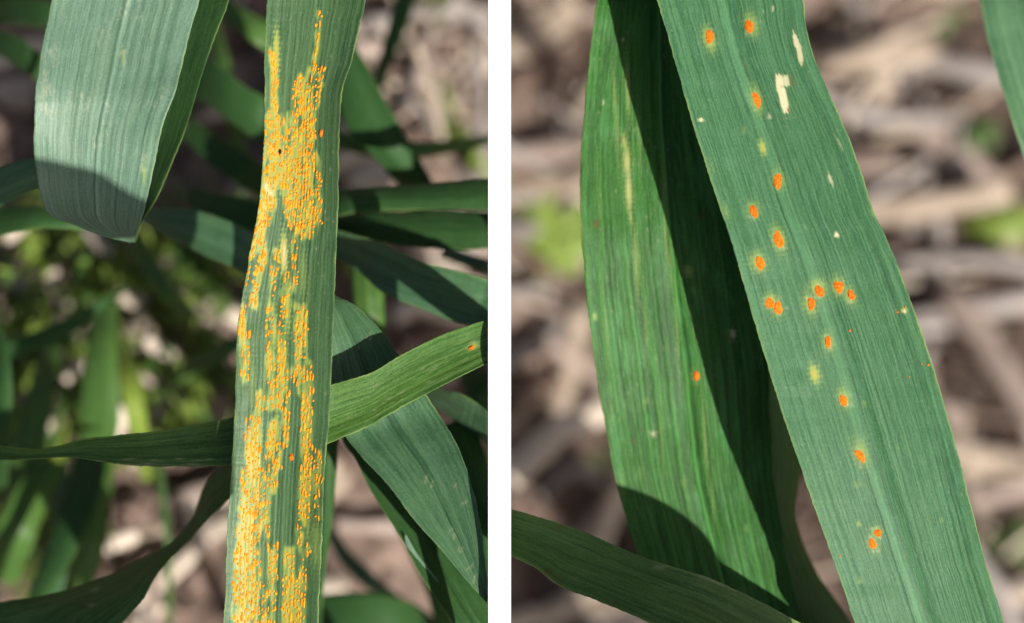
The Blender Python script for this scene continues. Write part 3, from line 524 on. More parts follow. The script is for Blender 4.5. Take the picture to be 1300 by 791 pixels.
for (x, y, hw, hl, s_) in [(1006, 102, 2, 8, .6), (1001, 140, 2, 3, .7), (946, 83, 1.4, 2, .6), (993, 110, 1, 2, .5)]: splat(R1, 'stain', x, y, hw, hl, s_, ang=.2, rough=.3)
for q in range(60):
    a = rng.uniform(0, 1); x = 850 + rng.uniform(-10, 180) + a * 245; y = a * 791; splat(R1, 'scar', x, y, rng.uniform(.6, 1.2), rng.uniform(.8, 2.2), rng.uniform(.08, .22), ang=.25)
finish(R1)
for (x, y) in [(1149, 390), (1139, 396), (1170, 461), (1178, 463), (1154, 478), (1078, 420), (1067, 706)]: pustule(R1, x, y, rng.uniform(1.0, 2.2), rng.uniform(1.2, 2.2), 1.0, SR)

r2L = [(866, -420), (766, -60), (758, 0), (749, 65), (741, 150), (737, 205), (737, 270), (739, 311), (746, 390), (758, 482), (766, 530), (779, 599), (791, 647), (808, 702), (838, 791), (880, 900), (980, 1200)]
r2R = [(872, -420), (905, -60), (910, 0), (918, 65), (930, 150), (940, 205), (950, 270), (955, 311), (966, 390), (977, 482), (978, 530), (983, 610), (989, 650), (1000, 710), (1017, 791), (1040, 900), (1100, 1200)]
R2 = leaf('wheat_leaf', rows(r2L, r2R, [(-420, 0.35), (-60, 0.315), (0, 0.3125), (300, 0.3128), (530, 0.3165), (700, 0.3175), (900, 0.322), (1200, 0.575)], [-420, -230, -120, -60, 0, 65, 150, 205, 270, 311, 390, 482, 530, 599, 647, 702, 750, 791, 850, 930, 1060, 1200]),
          M['fresh'], 'rear green leaf shaded by the orange-spotted front leaf, with yellowed stripes', nu=121, nv=700, cup=-0.0008, ridges=30, ridge=0.00006, keel=0.0003,
          veins=[(0.52, 0.008, 0.85), (0.545, 0.014, -0.5), (0.44, 0.006, 0.3), (0.25, 0.006, 0.25), (0.40, 0.008, -0.4), (0.30, 0.008, -0.35), (0.22, 0.012, -0.3), (0.14, 0.006, -0.3), (0.66, 0.006, 0.35), (0.80, 0.005, 0.4), (0.46, 0.02, -0.35), (0.34, 0.015, 0.15)], seed=91, rim=0.6)
for (x, y, hw, hl, s_) in [(797, 110, 4, 50, .5), (780, 120, 3, 50, .35), (843, 250, 2.4, 60, .4), (812, 180, 3, 60, .3), (760, 240, 3, 70, .25), (860, 420, 2.4, 60, .35), (790, 620, 3, 30, .3), (840, 560, 4, 60, .25), (796, 205, 5.5, 26, .75), (798, 245, 5, 26, .75), (792, 180, 3, 12, .7), (801, 275, 3, 14, .5), (845, 300, 3, 60, .35), (820, 420, 4, 50, .3), (770, 420, 3, 60, .3), (776, 520, 3, 50, .25), (895, 560, 3, 60, .4), (783, 160, 4, 70, .35), (808, 330, 4, 55, .45), (852, 335, 2.6, 40, .35), (874, 344, 7, 9, .5), (879, 368, 4, 6, .3), (883, 478, 7, 10, .5), (755, 402, 3, 5, .7), (820, 510, 5, 7, .3), (868, 613, 6, 10, .25), (905, 640, 3, 60, .3), (812, 600, 8, 12, .2), (948, 670, 4, 8, .3), (945, 750, 6, 8, .3)]:
    splat(R2, 'chlorosis', x, y, hw, hl, s_, ang=0.05, rough=.35)
for (x, y, hw, hl, s_) in [(799, 240, 3.0, 22, .28), (795, 205, 2.4, 12, .22), (930, 424, 3, 5, .8), (829, 551, 3, 2.4, .7), (766, 130, 1.4, 2, .6), (791, 50, 1.4, 2, .6)]: splat(R2, 'scar', x, y, hw, hl, s_, ang=.04, rough=.4)
for q in range(90):
    y = rng.uniform(0, 500); x = 745 + y * 0.03 + rng.uniform(0, 110); splat(R2, 'scar', x, y, rng.uniform(.6, 1.1), rng.uniform(.8, 2.2), rng.uniform(.1, .28))
for (x, y, hw, hl, s_) in [(757, 284, 3.2, 4.5, .9), (788, 177, 2, 3, .7), (892, 276, 3, 4, .8), (804, 560, 3, 4, .4)]: splat(R2, 'stain', x, y, hw, hl, s_)
finish(R2)
pustule(R2, 883, 478, 4.2, 7, 2.4, SR)
R2b = leaf('wheat_leaf', [(930, 380, 1000, 380, 0.345), (950, 450, 1003, 455, 0.338), (960, 520, 1010, 525, 0.334), (965, 600, 1016, 600, 0.332), (968, 660, 1010, 655, 0.331), (985, 730, 1036, 725, 0.331), (1005, 800, 1080, 790, 0.333), (1030, 880, 1120, 870, 0.34), (1070, 1000, 1140, 990, 0.4)], M['grass'], 'shaded leaf with a curled margin filling the gap between the front and rear leaves', nu=40, nv=140, cup=0.001, tilt=0.004, seed=93); finish(R2b)

# shaded leaf crossing the foot of the rear leaf
R3 = leaf('wheat_leaf', [(634, 652, 634, 690, 0.37), (634, 648, 634, 695, 0.33), (634, 644, 633, 699, 0.3035), (638, 644, 638, 701, 0.3015), (649, 646, 649, 706, 0.3015), (691, 658, 680, 722, 0.3015), (736, 672, 712, 745, 0.3015), (777, 691, 752, 760, 0.3015), (815, 706, 790, 775, 0.3013), (852, 718, 822, 790, 0.301), (900, 733, 872, 812, 0.301), (950, 756, 920, 838, 0.3015), (1000, 782, 970, 870, 0.303), (1080, 830, 1050, 930, 0.31), (1200, 930, 1170, 1010, 0.34)],
          M['bright'], 'dark shaded leaf with brownish margins crossing the foot of the rear leaf', nu=60, nv=260, cup=-0.0006, tilt=-0.002, ridges=16, veins=[(0.45, 0.02, -0.35), (0.7, 0.015, 0.12)], seed=95, rim=0.8)
for (x, y) in [(700, 736), (706, 741), (775, 769), (694, 727), (715, 666)]: splat(R3, 'stain', x, y, 9, 3, 0.6, ang=0.5, rough=.3)
splat(R3, 'scar', 838, 720, 7, 3, 0.25, rough=.3); splat(R3, 'scar', 905, 738, 30, 2, 0.3, ang=-0.4, rough=.3); finish(R3)
R4 = leaf('wheat_leaf', [(1200, -220, 1330, -240, 0.37), (1232, -60, 1368, -80, 0.345), (1244, 0, 1380, -20, 0.338), (1256, 58, 1392, 30, 0.336), (1272, 113, 1405, 80, 0.335), (1287, 160, 1415, 130, 0.335), (1302, 205, 1422, 180, 0.336), (1330, 300, 1440, 280, 0.34), (1400, 520, 1480, 500, 0.40)], M['sage'], 'blurred green leaf apart from the pair, behind the front leaf', nu=50, nv=160, cup=-0.0015, tilt=0.004, veins=[(0.2, 0.05, 0.3)], seed=97); finish(R4)

# ------------------------------------------------------------------ unseen leaves added outside the picture, shaped to shade some of the above
def toward_sun(px, py, d_from, d_to):
    p = P(px, py, d_from); q = p + (S[0] * RIGHT + S[1] * UP + S[2] * BACK) * (d_from - d_to); return q
def shade_leaf(rows_, label, mat='sage', tail=1):
    """rows_: pairs of shadow-edge points (px,py,d) on the shaded leaf and the height of the blade above it"""
    pts = []
    for (ax, ay, bx, by, d, dt) in rows_:
        a = toward_sun(ax, ay, d, dt); b = toward_sun(bx, by, d, dt); pts.append((a, b))
    st = []
    for a, b in pts:
        row = []
        for p in (a, b):
            v = p - CAMP; dd = -(v @ BACK); row += [CX + (v @ RIGHT) / dd * F0 / MM, CY - (v @ UP) / dd * F0 / MM]
        dd = -((a + b) / 2 - CAMP) @ BACK; st.append((*row, dd))
    if tail < 0: st = st[::-1]
    s1, s0 = np.array(st[-1]), np.array(st[-2]); m1 = (s1[:2] + s1[2:4]) / 2; m0 = (s0[:2] + s0[2:4]) / 2; h = (s1[2:4] - s1[:2]) / 2
    dv = (m1 - m0) / (np.linalg.norm(m1 - m0) + 1e-9); gx = m1 + dv * 420 + np.array((0, 620)); gd = ground_d(*gx)
    for t in (0.2, 0.45, 0.75, 1.0):                    # the blade goes on past the shaded spot and down to its base in the soil
        m = m1 + dv * 420 * (t * 1.6 - 0.6 * t * t) + np.array((0, 620)) * t * t; hh = h * (1 - 0.65 * t)
        st.append((m[0] - hh[0], m[1] - hh[1], m[0] + hh[0], m[1] + hh[1], s1[4] + (gd + 0.004 - s1[4]) * t * t))
    lf = leaf('wheat_leaf', st, M[mat], label, 'added unseen leaves that shade the group', nu=24, nv=150, ridges=10, serr=0.5, seed=3, cup=0.0); finish(lf); return lf, st  # blade is unseen, added to cast the shadow outlined by its rows

shade_leaf([(-60, 190, -60, 345, .302, .182), (0, 190, 0, 340, .302, .182), (44, 194, 44, 335, .302, .182), (90, 206, 90, 335, .302, .182), (122, 214, 122, 335, .303, .182), (145, 231, 145, 335, .303, .182), (170, 245, 170, 330, .304, .182), (190, 252, 190, 320, .305, .182), (215, 262, 215, 310, .306, .182), (216, 275, 216, 300, .306, .192), (216, 286, 216, 290, .306, .2)],
           'added unseen leaf whose shadow falls on the drooping end of the broad leaf', tail=-1)
shade_leaf([(-120, 545, -120, 610, .308, .24), (0, 545, 0, 604, .307, .24), (103, 545, 103, 604, .3055, .24), (200, 535, 200, 602, .3045, .24), (262, 520, 258, 605, .304, .24), (274, 515, 274, 605, .304, .24), (273, 530, 273, 590, .304, .246), (272, 550, 272, 572, .304, .252), (272, 560, 272, 563, .304, .256)],
           'added unseen leaf whose shadow falls on the twisted leaf tip', tail=-1)
shade_leaf([(205, 700, 212, 715, .318, .262), (180, 690, 206, 735, .318, .262), (120, 715, 190, 795, .316, .262), (0, 745, 110, 870, .315, .262), (-100, 775, 0, 930, .315, .262)],
           'added unseen leaf whose shadow falls on the dark sweeping leaf')
shade_leaf([(648, 684, 648, 688, .3015, .280), (647, 670, 647, 700, .3015, .276), (645, 650, 644, 714, .3015, .270), (644, 636, 642, 722, .3015, .264), (700, 650, 690, 738, .3015, .262), (745, 660, 728, 760, .3015, .262), (800, 670, 775, 785, .3014, .262), (860, 682, 840, 812, .3012, .262), (905, 697, 880, 835, .3012, .262), (945, 716, 915, 850, .3014, .262), (985, 748, 950, 880, .303, .262), (1012, 795, 975, 900, .303, .262), (1030, 860, 1000, 940, .305, .262)],
           'added unseen leaf whose shadow falls on the brown-margined leaf')

# ------------------------------------------------------------------ added white divider strip, standing in for the blank gap between two views
def build_divider_strip():
    xs = (619.3, 648.7); v = []; n = 90
    ys = np.linspace(-260, 1500, n); gd = ground_d(634, 1500)
    for y in ys:
        d = 0.2982 + (gd + 0.01 - 0.2982) * (max(0, y - 840) / 660) ** 2
        for (x, dd) in ((xs[0] + 0.7, 0), (xs[0], 0.0003), (xs[0], 0.0011), (xs[1], 0.0011), (xs[1], 0.0003), (xs[1] - 0.7, 0)):
            x_ = x; v.append(P(x_, y, d) - BACK * dd)
    v = np.array(v).reshape(n, 6, 3); base = v[-1].mean(0)
    idx = np.arange(n * 6).reshape(n, 6); q = []
    for k in range(6): q.append(np.stack([idx[:-1, k], idx[1:, k], idx[1:, (k + 1) % 6], idx[:-1, (k + 1) % 6]], -1))
    q = np.concatenate(q); caps = [[idx[0, 0], idx[0, 5], idx[0, 4], idx[0, 1]], [idx[0, 1], idx[0, 4], idx[0, 3], idx[0, 2]], [idx[-1, 0], idx[-1, 1], idx[-1, 4], idx[-1, 5]], [idx[-1, 1], idx[-1, 2], idx[-1, 3], idx[-1, 4]]]
    o = obj('added_divider_strip', mesh_np('added_divider_strip', v.reshape(-1, 3) - base, np.concatenate([q, np.array(caps)]), False), M['white'], None, Vector(base))
    tag(o, 'long white added divider strip standing between the rusted and the spotted leaves', 'marker')
build_divider_strip()

# ------------------------------------------------------------------ litter: straw, stalks, dry leaf strips
def tube(pts, rad, seg=12, flat=0.8, seed=0, node=None):
    r = np.random.default_rng(seed); p = np.array(pts); n = len(p)
    T = np.gradient(p, axis=0); T /= np.linalg.norm(T, axis=1, keepdims=True)
    A = np.cross(T, BACK); A /= np.linalg.norm(A, axis=1, keepdims=True) + 1e-9; B = np.cross(A, T)
    V = []
    for i in range(n):
        rr = rad * (1 + 0.06 * r.normal()) * (1.18 if node is not None and i == node else 1)
        for k in range(seg):
            a = 2 * math.pi * k / seg; V.append(p[i] + A[i] * rr * math.cos(a) + B[i] * rr * flat * math.sin(a) * (1 + 0.1 * r.normal()))
    for e, s_ in ((0, 1), (n - 1, -1)):                 # hollow broken ends
        for k in range(seg):
            a = 2 * math.pi * k / seg; V.append(p[e] + T[e] * s_ * rad * 0.9 + A[e] * rad * 0.7 * math.cos(a) + B[e] * rad * 0.7 * flat * math.sin(a))
    q = []
    for i in range(n - 1):
        for k in range(seg): q.append((i * seg + k, i * seg + (k + 1) % seg, (i + 1) * seg + (k + 1) % seg, (i + 1) * seg + k))
    o1, o2 = n * seg, (n + 1) * seg
    for k in range(seg):
        k2 = (k + 1) % seg
        q.append((k2, k, o1 + k, o1 + k2)); q.append(((n - 1) * seg + k, (n - 1) * seg + k2, o2 + k2, o2 + k))
    return np.array(V), np.array(q)
def strip(pts, wid, seed=0, curl=0.4):
    r = np.random.default_rng(seed); p = np.array(pts); n = len(p); m = 7
    T = np.gradient(p, axis=0); T /= np.linalg.norm(T, axis=1, keepdims=True); A = np.cross(T, BACK); A /= np.linalg.norm(A, axis=1, keepdims=True) + 1e-9; B = np.cross(A, T)
    tw = np.cumsum(r.normal(size=n)) * 0.12; V = []
    for sgn in (0, 1):
        for i in range(n):
            w = wid * (0.55 + 0.45 * math.sin(math.pi * (i + 0.8) / (n + 0.6))) * (1 + 0.1 * r.normal())
            for k in range(m):
                u = (k / (m - 1) - 0.5) * 2; a = u * w; b = -curl * w * u * u - sgn * 0.00025
                V.append(p[i] + A[i] * (a * math.cos(tw[i]) - b * math.sin(tw[i])) + B[i] * (a * math.sin(tw[i]) + b * math.cos(tw[i])))
    idx = np.arange(2 * n * m).reshape(2, n, m); f = idx[0]; g = idx[1]; q = []
    for i in range(n - 1):
        for k in range(m - 1):
            q.append((f[i, k], f[i, k + 1], f[i + 1, k + 1], f[i + 1, k])); q.append((g[i, k], g[i + 1, k], g[i + 1, k + 1], g[i, k + 1]))
        q.append((f[i, 0], f[i + 1, 0], g[i + 1, 0], g[i, 0])); q.append((f[i, m - 1], g[i, m - 1], g[i + 1, m - 1], f[i + 1, m - 1]))
    for i in (0, n - 1):
        for k in range(m - 1): q.append((f[i, k], g[i, k], g[i, k + 1], f[i, k + 1]))
    return np.array(V), np.array(q)
def litter(kind, a, b, wpx, mat, label, group=None, lift=(0.006, 0.006), bend=0.0, seed=0):
    """a straw (tube) or dry leaf (strip) lying between two picture points on the soil"""
    r = np.random.default_rng(seed + 500)
    da, db = ground_d(*a) - lift[0], ground_d(*b) - lift[1]
    A, B = P(*a, da), P(*b, db); n = 9
    t = np.linspace(0, 1, n)[:, None]; side = np.cross(B - A, BACK); side /= np.linalg.norm(side) + 1e-9
    L = np.linalg.norm(B - A); pts = A + (B - A) * t + side * (bend * L * np.sin(math.pi * t)) + BACK * (0.004 * L * r.normal())
    pts = pts + r.normal(size=(n, 3)) * L * 0.006
    rad = wpx * MM / F0 * (da + db) / 2 / 2
    V, q = tube(pts, rad, seed=seed, node=int(r.integers(2, 7))) if kind == 'straw_stalk' else strip(pts, rad, seed)
    c = pts[n // 2]; z = Vector(B - A).normalized(); y = Vector(BACK); x = y.cross(z).normalized(); y = z.cross(x)
    Rm = Matrix((x, y, z)).transposed()                 # grain runs along local z
    loc = (V - c) @ np.array(Rm)
    o = obj(kind, mesh_np(kind, loc, q), M[mat]); o.matrix_basis = Matrix.Translation(Vector(c)) @ Rm.to_4x4()
    tag(o, label, 'straw' if kind == 'straw_stalk' else 'dry leaf', group); return o

named = [  # behind the spotted pair
    ('straw_stalk', (600, 655), (790, 510), 46, 'pale', 'thick bleached stalk slanting from the white divider strip to the rear leaf', .09),
    ('straw_stalk', (698, 555), (742, 385), 40, 'tan', 'short upright tan stalk above the bleached slanting stalk', .03),
    ('straw_stalk', (590, 190), (775, 160), 34, 'pink', 'pinkish stalk lying level beside the rear leaf upper margin', .02),
    ('dry_leaf', (610, 75), (735, 5), 60, 'tan', 'tan dry leaf strip at the top beside the white divider strip', .02),
    ('dry_leaf', (600, 240), (780, 205), 42, 'tan', 'tan dry leaf strip below the pinkish level stalk', .015),
    ('straw_stalk', (752, 715), (815, 560), 34, 'pale', 'bleached stalk standing steeply behind the shaded crossing leaf', .07),
    ('straw_stalk', (718, 700), (800, 590), 26, 'pink', 'pinkish stalk beside the steep bleached stalk', .012),
    ('dry_leaf', (600, 430), (745, 330), 52, 'pink', 'pinkish dry leaf strip under the upright tan stalk', .01),
    ('straw_stalk', (600, 800), (760, 735), 34, 'pale', 'bleached stalk below the shaded crossing leaf near the white strip', .02),
    ('straw_stalk', (680, 805), (800, 765), 24, 'tan', 'short tan stalk below the shaded crossing leaf', .012),
    ('straw_stalk', (1060, 272), (1285, 240), 42, 'tan', 'thick tan stalk lying level beside the front leaf', .025),
    ('straw_stalk', (1110, 74), (1330, 112), 36, 'grey', 'thick grey stalk lying under the blurred separate leaf', .025),
    ('dry_leaf', (1040, 75), (1200, 55), 50, 'tan', 'pale torn dry leaf beside the top of the front leaf', .03),
    ('straw_stalk', (1040, 95), (1200, 20), 20, 'tan', 'thin tan straw crossing the torn dry leaf', .035),
    ('straw_stalk', (1120, 130), (1275, 245), 44, 'pink', 'pinkish stalk slanting onto the thick tan level stalk', .012),
    ('dry_leaf', (1110, 150), (1130, 60), 44, 'tan', 'dry leaf strip hanging beside the front leaf upper margin', .016),
    ('straw_stalk', (1100, 305), (1330, 340), 26, 'brown', 'thin brown stalk below the thick tan level stalk', .015),
    ('straw_stalk', (1130, 410), (1330, 375), 30, 'grey', 'grey stalk lying level beside the middle of the front leaf', .02),
    ('straw_stalk', (1195, 365), (1325, 560), 46, 'pink', 'thick pinkish stalk slanting across the grey level stalk', .03),
    ('dry_leaf', (1190, 570), (1330, 600), 50, 'tan', 'tan dry leaf strip below the thick slanting stalk', .012),
    ('straw_stalk', (1220, 640), (1330, 610), 34, 'pink', 'pinkish stalk near the lower margin of the front leaf', .01),
    ('dry_leaf', (1230, 760), (1340, 745), 44, 'pale', 'pale dry leaf strip beside the foot of the front leaf', .015),
    ('straw_stalk', (1120, 350), (1180, 480), 30, 'brown', 'brown stalk half hidden by the front leaf', .008),
    ('straw_stalk', (1200, 0), (1165, -60), 40, 'tan', 'tan stalk end at the top beside the separate leaf', .012),
    # under the rusted leaf
    ('straw_stalk', (596, 40), (612, 235), 19, 'grey', 'grey upright straw beside the white divider strip behind the dark leaves', .03),
    ('straw_stalk', (465, 33), (640, 22), 19, 'grey', 'grey level straw at the top behind the rusted leaf', .03),
    ('straw_stalk', (548, 20), (492, 150), 19, 'pink', 'pinkish straw slanting under the grey level straw', .022),
    ('dry_leaf', (545, 100), (566, 195), 26, 'grey', 'pale grey dry leaf between the grey straws', .015),
    ('straw_stalk', (572, -10), (640, 70), 16, 'grey', 'grey straw slanting over the upright straw', .034),
    ('dry_leaf', (440, 232), (500, 222), 34, 'pale', 'pale curled dry leaf above the level dark leaves', .02),
    ('dry_leaf', (20, 335), (48, 380), 22, 'pale', 'bleached dry leaf scrap below the broad leaf', .02),
    ('dry_leaf', (62, 350), (80, 420), 24, 'pale', 'bleached dry leaf strip beside the slanting dark blade', .018),
    ('straw_stalk', (68, 440), (112, 530), 20, 'pale', 'bleached straw behind the wide green blade', .014),
    ('dry_leaf', (150, 425), (200, 405), 30, 'pale', 'bleached dry scrap in the open patch among weeds', .015),
    ('straw_stalk', (160, 770), (300, 640), 20, 'pale', 'bleached straw lying beside the foot of the rusted leaf', .008),
    ('dry_leaf', (235, 685), (300, 655), 34, 'pale', 'bleached curled dry leaf against the rusted leaf margin', .014),
    ('dry_leaf', (402, 640), (440, 600), 30, 'tan', 'tan dry leaf below the crossing leaf', .012),
    ('straw_stalk', (420, 665), (520, 670), 18, 'pink', 'pinkish straw below the dark folded leaf', .012),
    ('dry_leaf', (400, 745), (440, 735), 26, 'pale', 'pale dry scrap at the foot of the rusted leaf', .012),
    ('dry_leaf', (20, 595), (8, 640), 26, 'pale', 'bleached scrap under the twisted leaf tip', .02),
    ('dry_leaf', (52, 655), (74, 670), 30, 'pale', 'bright bleached scrap beside the grey-green blade', .015),
    ('dry_leaf', (-10, 110), (40, 120), 40, 'tan', 'tan dry leaf behind the margin of the broad blue-green leaf', .02),
    ('dry_leaf', (590, 330), (640, 318), 26, 'pink', 'pinkish dry scrap behind the level dark leaves by the white strip', .02),
    ('straw_stalk', (505, 440), (590, 405), 22, 'brown', 'brown straw in the gap under the slanting leaf', .012),
]
for i, (kd, a, b, w, mt, lab, lf_) in enumerate(named):
    litter(kd, a, b, w * (0.8 if a[0] > 595 else 1), mt, lab, None, (lf_ * 0.7, lf_ * 1.2), random.uniform(-0.05, 0.05), seed=i)
def scatter(n, x0, x1, y0, y1, wr, lr, mats, label, label2, group, seed):
    r = np.random.default_rng(seed)
    for i in range(n):
        x, y = r.uniform(x0, x1), r.uniform(y0, y1); a = r.uniform(0, math.pi) if r.uniform() < .5 else r.normal() * 0.5; L = r.uniform(*lr)
        kd = 'straw_stalk' if r.uniform() < 0.6 else 'dry_leaf'
        mt = mats[r.integers(len(mats))]; w = r.uniform(*wr)
        if x > 600: where = 'between the white divider strip and the rear leaf' if x < 800 else 'behind the orange-spotted front leaf' if x < 1090 else 'on the open side of the orange-spotted front leaf'
        elif y < 240 and x > 425: where = 'behind the dark level leaves beside the rusted leaf'
        else: where = ('above' if y < 545 else 'below') + (' the twisted leaf tip' if x < 290 else ' the crossing leaf behind the rusted leaf')
        size = 'very fine' if wr[1] < 10 else 'thin' if w < (wr[0] + wr[1]) / 2 else 'thick'; cw = {'pink': 'pinkish', 'pale': 'bleached'}.get(mt, mt)
        lab = f"{size} {cw} {'stalk' if kd == 'straw_stalk' else 'dry leaf'} in litter {where}"
        litter(kd, (x - L * math.cos(a), y - L * math.sin(a)), (x + L * math.cos(a), y + L * math.sin(a)), w, mt,
               lab, lab, (r.uniform(0.001, 0.022),) * 2, r.normal() * 0.06, seed=seed * 100 + i)
scatter(130, 600, 1330, -60, 830, (7, 24), (40, 130), ['pink', 'tan', 'brown', 'grey', 'brown', 'grey'], 'loose stalk lying in the litter behind the spotted leaves', 'crumpled dry leaf in the litter behind the spotted leaves', 'scattered right litter', 3)
scatter(75, -20, 600, -40, 820, (9, 26), (18, 60), ['pink', 'tan', 'pale', 'pale', 'pale', 'tan'], 'loose straw lying in the litter below the rusted leaf', 'crumpled dry leaf in the litter below the rusted leaf', 'scattered left litter', 4)

scatter(16, 430, 499, -20, 235, (7, 13), (40, 90), ['grey', 'tan', 'pale'], '', '', '', 5)
scatter(16, 500, 600, -20, 235, (7, 13), (40, 90), ['grey', 'tan', 'pale'], '', '', '', 6)
scatter(60, 640, 1320, -20, 810, (4, 9), (25, 90), ['pale', 'tan', 'brown', 'grey'], '', '', '', 9)
# soil crumbs: one uncountable mass
def crumbs():
    ph = (1 + 5 ** .5) / 2
    iv = np.array([(-1, ph, 0), (1, ph, 0), (-1, -ph, 0), (1, -ph, 0), (0, -1, ph), (0, 1, ph), (0, -1, -ph), (0, 1, -ph), (ph, 0, -1), (ph, 0, 1), (-ph, 0, -1), (-ph, 0, 1)]) / 1.9
    it = np.array([(0, 11, 5), (0, 5, 1), (0, 1, 7), (0, 7, 10), (0, 10, 11), (1, 5, 9), (5, 11, 4), (11, 10, 2), (10, 7, 6), (7, 1, 8), (3, 9, 4), (3, 4, 2), (3, 2, 6), (3, 6, 8), (3, 8, 9), (4, 9, 5), (2, 4, 11), (6, 2, 10), (8, 6, 7), (9, 8, 1)])
    V, T = [], []; r = np.random.default_rng(8)
    for i in range(3200):
        x, y = r.uniform(-0.17, 0.17), r.uniform(-0.12, 0.24); s_ = 0.0008 + 0.0042 * r.uniform() ** 3
        V.append(iv * s_ * (1 + 0.25 * r.normal(size=(12, 1))) * r.uniform(0.7, 1.3, 3) + np.array((x, y, ground_h(x, y) + s_ * 0.4))); T.append(it + 12 * i)
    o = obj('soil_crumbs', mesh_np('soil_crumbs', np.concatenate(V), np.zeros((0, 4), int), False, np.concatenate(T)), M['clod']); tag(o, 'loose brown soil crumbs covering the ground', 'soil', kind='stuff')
crumbs()

# ------------------------------------------------------------------ small broad-leaved weeds
def weed(px, py, n, size, mat, label, lift, group=None, seed=0):
    r = np.random.default_rng(seed); b = PG(px, py, 0.0); root = empty('weed', Vector(b))
    d0 = ground_d(px, py) - lift
    for i in range(n):
        a = 2 * math.pi * (i / n) + r.normal() * 0.5; rr = size * r.uniform(0.35, 1.25); cx, cy = px + math.cos(a) * rr, py + math.sin(a) * rr * 0.9
        dx, dy = math.cos(a), math.sin(a) * 0.9; L = size * r.uniform(0.45, 0.8); w = L * r.uniform(0.4, 0.6); dd = d0 + r.uniform(-0.008, 0.006); fall = r.uniform(0.0, 0.008)
        st = []
        for t in np.linspace(0, 1, 7):
            ww = w * math.sin(math.pi * (0.04 + 0.92 * t)) ** 0.8; x = cx + dx * L * (t - .5) * 2; y = cy + dy * L * (t - .5) * 2
            st.append((x - dy * ww, y + dx * ww, x + dy * ww, y - dx * ww, dd + fall * t * t))
        lf = leaf('leaf', st, M[mat], parent=root, as_part='leaf', nu=8, nv=14, ridges=0, serr=0.3, cup=r.uniform(-0.001, 0.002), seed=seed * 50 + i); finish(lf)
        tip = P(st[0][0], st[0][1], st[0][4]); top = (tip + P(st[0][2], st[0][3], st[0][4])) / 2
        mid = (top + b) / 2 + BACK * 0.003; V, q = tube([b + BACK * 0.0005, b + (mid - b) * 0.5, mid, top], 0.0005, seg=6, seed=i); obj('stem', mesh_np('stem', V - b, q), M[mat], root)
    tag(root, label, 'weed', group); return root
WL = 'low lime green weed sprouting among grass below the broad leaf'; WG = 'low green weed in the dim patch beside the rusted leaf'
for i, (x, y, n, s_, mt, lf_) in enumerate([(10, 420, 6, 24, 'lime', .02), (205, 300, 7, 22, 'lime', .02), (130, 390, 6, 24, 'lime', .02), (30, 310, 7, 26, 'lime', .02), (95, 300, 6, 24, 'lime', .022), (120, 345, 7, 26, 'lime', .016), (160, 320, 7, 24, 'lime', .018), (185, 350, 6, 22, 'grass', .016), (30, 480, 6, 22, 'lime', .012), (95, 430, 5, 20, 'grass', .014), (60, 560, 5, 22, 'lime', .01), (148, 430, 5, 18, 'lime', .015)]):
    weed(x, y, n, s_, mt, WL, lf_, 'lime weeds below the broad leaf', seed=i + 1)
for i, (x, y, n, s_, mt, lf_) in enumerate([(240, 340, 7, 22, 'grass', .02), (275, 370, 7, 22, 'grass', .016), (225, 400, 6, 22, 'lime', .012), (265, 440, 7, 24, 'grass', .012), (290, 480, 6, 22, 'grass', .014), (235, 500, 6, 20, 'lime', .01), (200, 465, 6, 20, 'grass', .012)]):
    weed(x, y, n, s_, mt, WG, lf_, 'green weeds beside the rusted leaf', seed=i + 31)
weed(690, 312, 15, 48, 'lime', 'pale green blurred weed between the white divider strip and the rear leaf', .02, seed=61)
weed(1285, 280, 9, 38, 'lime', 'blurred green weed beside the thick tan level stalk', .02, seed=62)
weed(1232, 172, 5, 22, 'grass', 'small blurred green weed under the separate blurred leaf', .012, seed=63)
weed(762, 585, 5, 26, 'grass', 'dim green weed behind the lower rear leaf margin', .004, seed=64)
weed(1290, 700, 6, 30, 'grass', 'blurred green weed near the foot of the front leaf', .012, seed=65)
weed(1195, 12, 5, 26, 'grass', 'blurred green weed above the thick grey stalk', .012, seed=66)
weed(600, 590, 5, 22, 'lime', 'lime green weed behind the pointed broad leaf', .02, seed=67)
weed(440, 330, 5, 18, 'lime', 'small lime weed behind the slanting grey-green leaf', .02, seed=68)

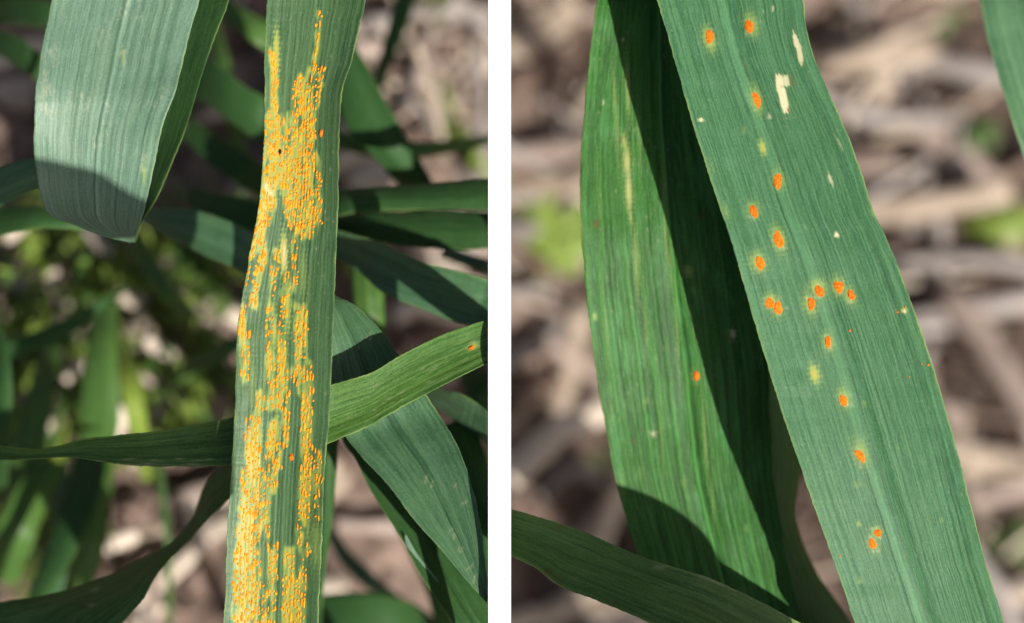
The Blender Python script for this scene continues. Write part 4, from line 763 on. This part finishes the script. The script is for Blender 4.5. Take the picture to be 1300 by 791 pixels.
# ------------------------------------------------------------------ low grass under the rusted leaf
gr = np.random.default_rng(77)
for i in range(134):
    x, y = (gr.uniform(-20, 300), gr.uniform(260, 520)) if i < 40 else (gr.uniform(-20, 125), gr.uniform(480, 800)) if i < 66 or 84 <= i < 100 else (gr.uniform(-20, 310), gr.uniform(255, 545)) if i >= 100 else (gr.uniform(-20, 620), gr.uniform(-20, 300))
    a = gr.normal() * 0.6 + (0.3 if x < 150 else 0); L = gr.uniform(40, 100); w = gr.uniform(2.5, 9) if i < 84 else gr.uniform(1.3, 3.2); g = ground_d(x, y); mt = ['grass', 'lime', 'grass', 'lime', 'lime'][gr.integers(5) if i < 84 else 1]
    st = []
    cv = gr.normal() * 0.35
    for t in np.linspace(0, 1, 6):
        an = a + cv * t; px_ = x + math.sin(an) * L * (t - .5) * 2; py_ = y - math.cos(an) * L * (t - .5) * 2; ww = w * (1 - 0.85 * t ** 2.2)
        st.append((px_ - math.cos(an) * ww, py_ - math.sin(an) * ww, px_ + math.cos(an) * ww, py_ + math.sin(an) * ww, g - 0.003 - gr.uniform(0.015, 0.045) * math.sin(math.pi * min(1, t * 0.8 + 0.05))))
    where = 'above the twisted leaf tip' if y < 545 and x < 300 else 'below the twisted leaf tip' if x < 300 else 'behind the upper rusted leaf'
    cw = {'grass': 'green', 'lime': 'lime green', 'deep_shade': 'dark green'}[mt]; sz = 'thread-thin' if w < 3.2 and i >= 84 else 'slim' if w < 5.5 else 'broad'
    lab = f'{sz} {cw} low grass blade rising from the litter {where}'
    simple('grass_blade', st[::-1], mt, lab, lab, seed=900 + i, nu=8, nv=30, cup=0.0004)

weed(100, 520, 7, 24, 'lime', WL, .03, 'lime weeds below the broad leaf', seed=120)
weed(150, 360, 7, 24, 'lime', WL, .03, 'lime weeds below the broad leaf', seed=121)
weed(165, 480, 7, 24, 'lime', WL, .03, 'lime weeds below the broad leaf', seed=122)
weed(60, 400, 7, 24, 'lime', WL, .03, 'lime weeds below the broad leaf', seed=123)
weed(205, 545, 7, 24, 'lime', WL, .03, 'lime weeds below the broad leaf', seed=124)
weed(20, 540, 7, 24, 'lime', WL, .03, 'lime weeds below the broad leaf', seed=125)
for i, (x, y) in enumerate([(20, 295), (120, 300), (60, 350), (130, 415), (165, 375), (100, 470), (180, 520), (15, 440), (150, 540), (40, 520), (120, 640), (150, 690), (25, 610), (70, 700), (205, 440)]):
    an = gr.uniform(0, 3.1); L = gr.uniform(12, 30)
    litter('dry_leaf', (x - L * math.cos(an), y - L * math.sin(an)), (x + L * math.cos(an), y + L * math.sin(an)), gr.uniform(14, 24), 'pale', 'small bleached scrap perched among the weeds and grass', 'bleached scraps among the weeds', (gr.uniform(0.02, 0.04),) * 2, 0.05, seed=700 + i)
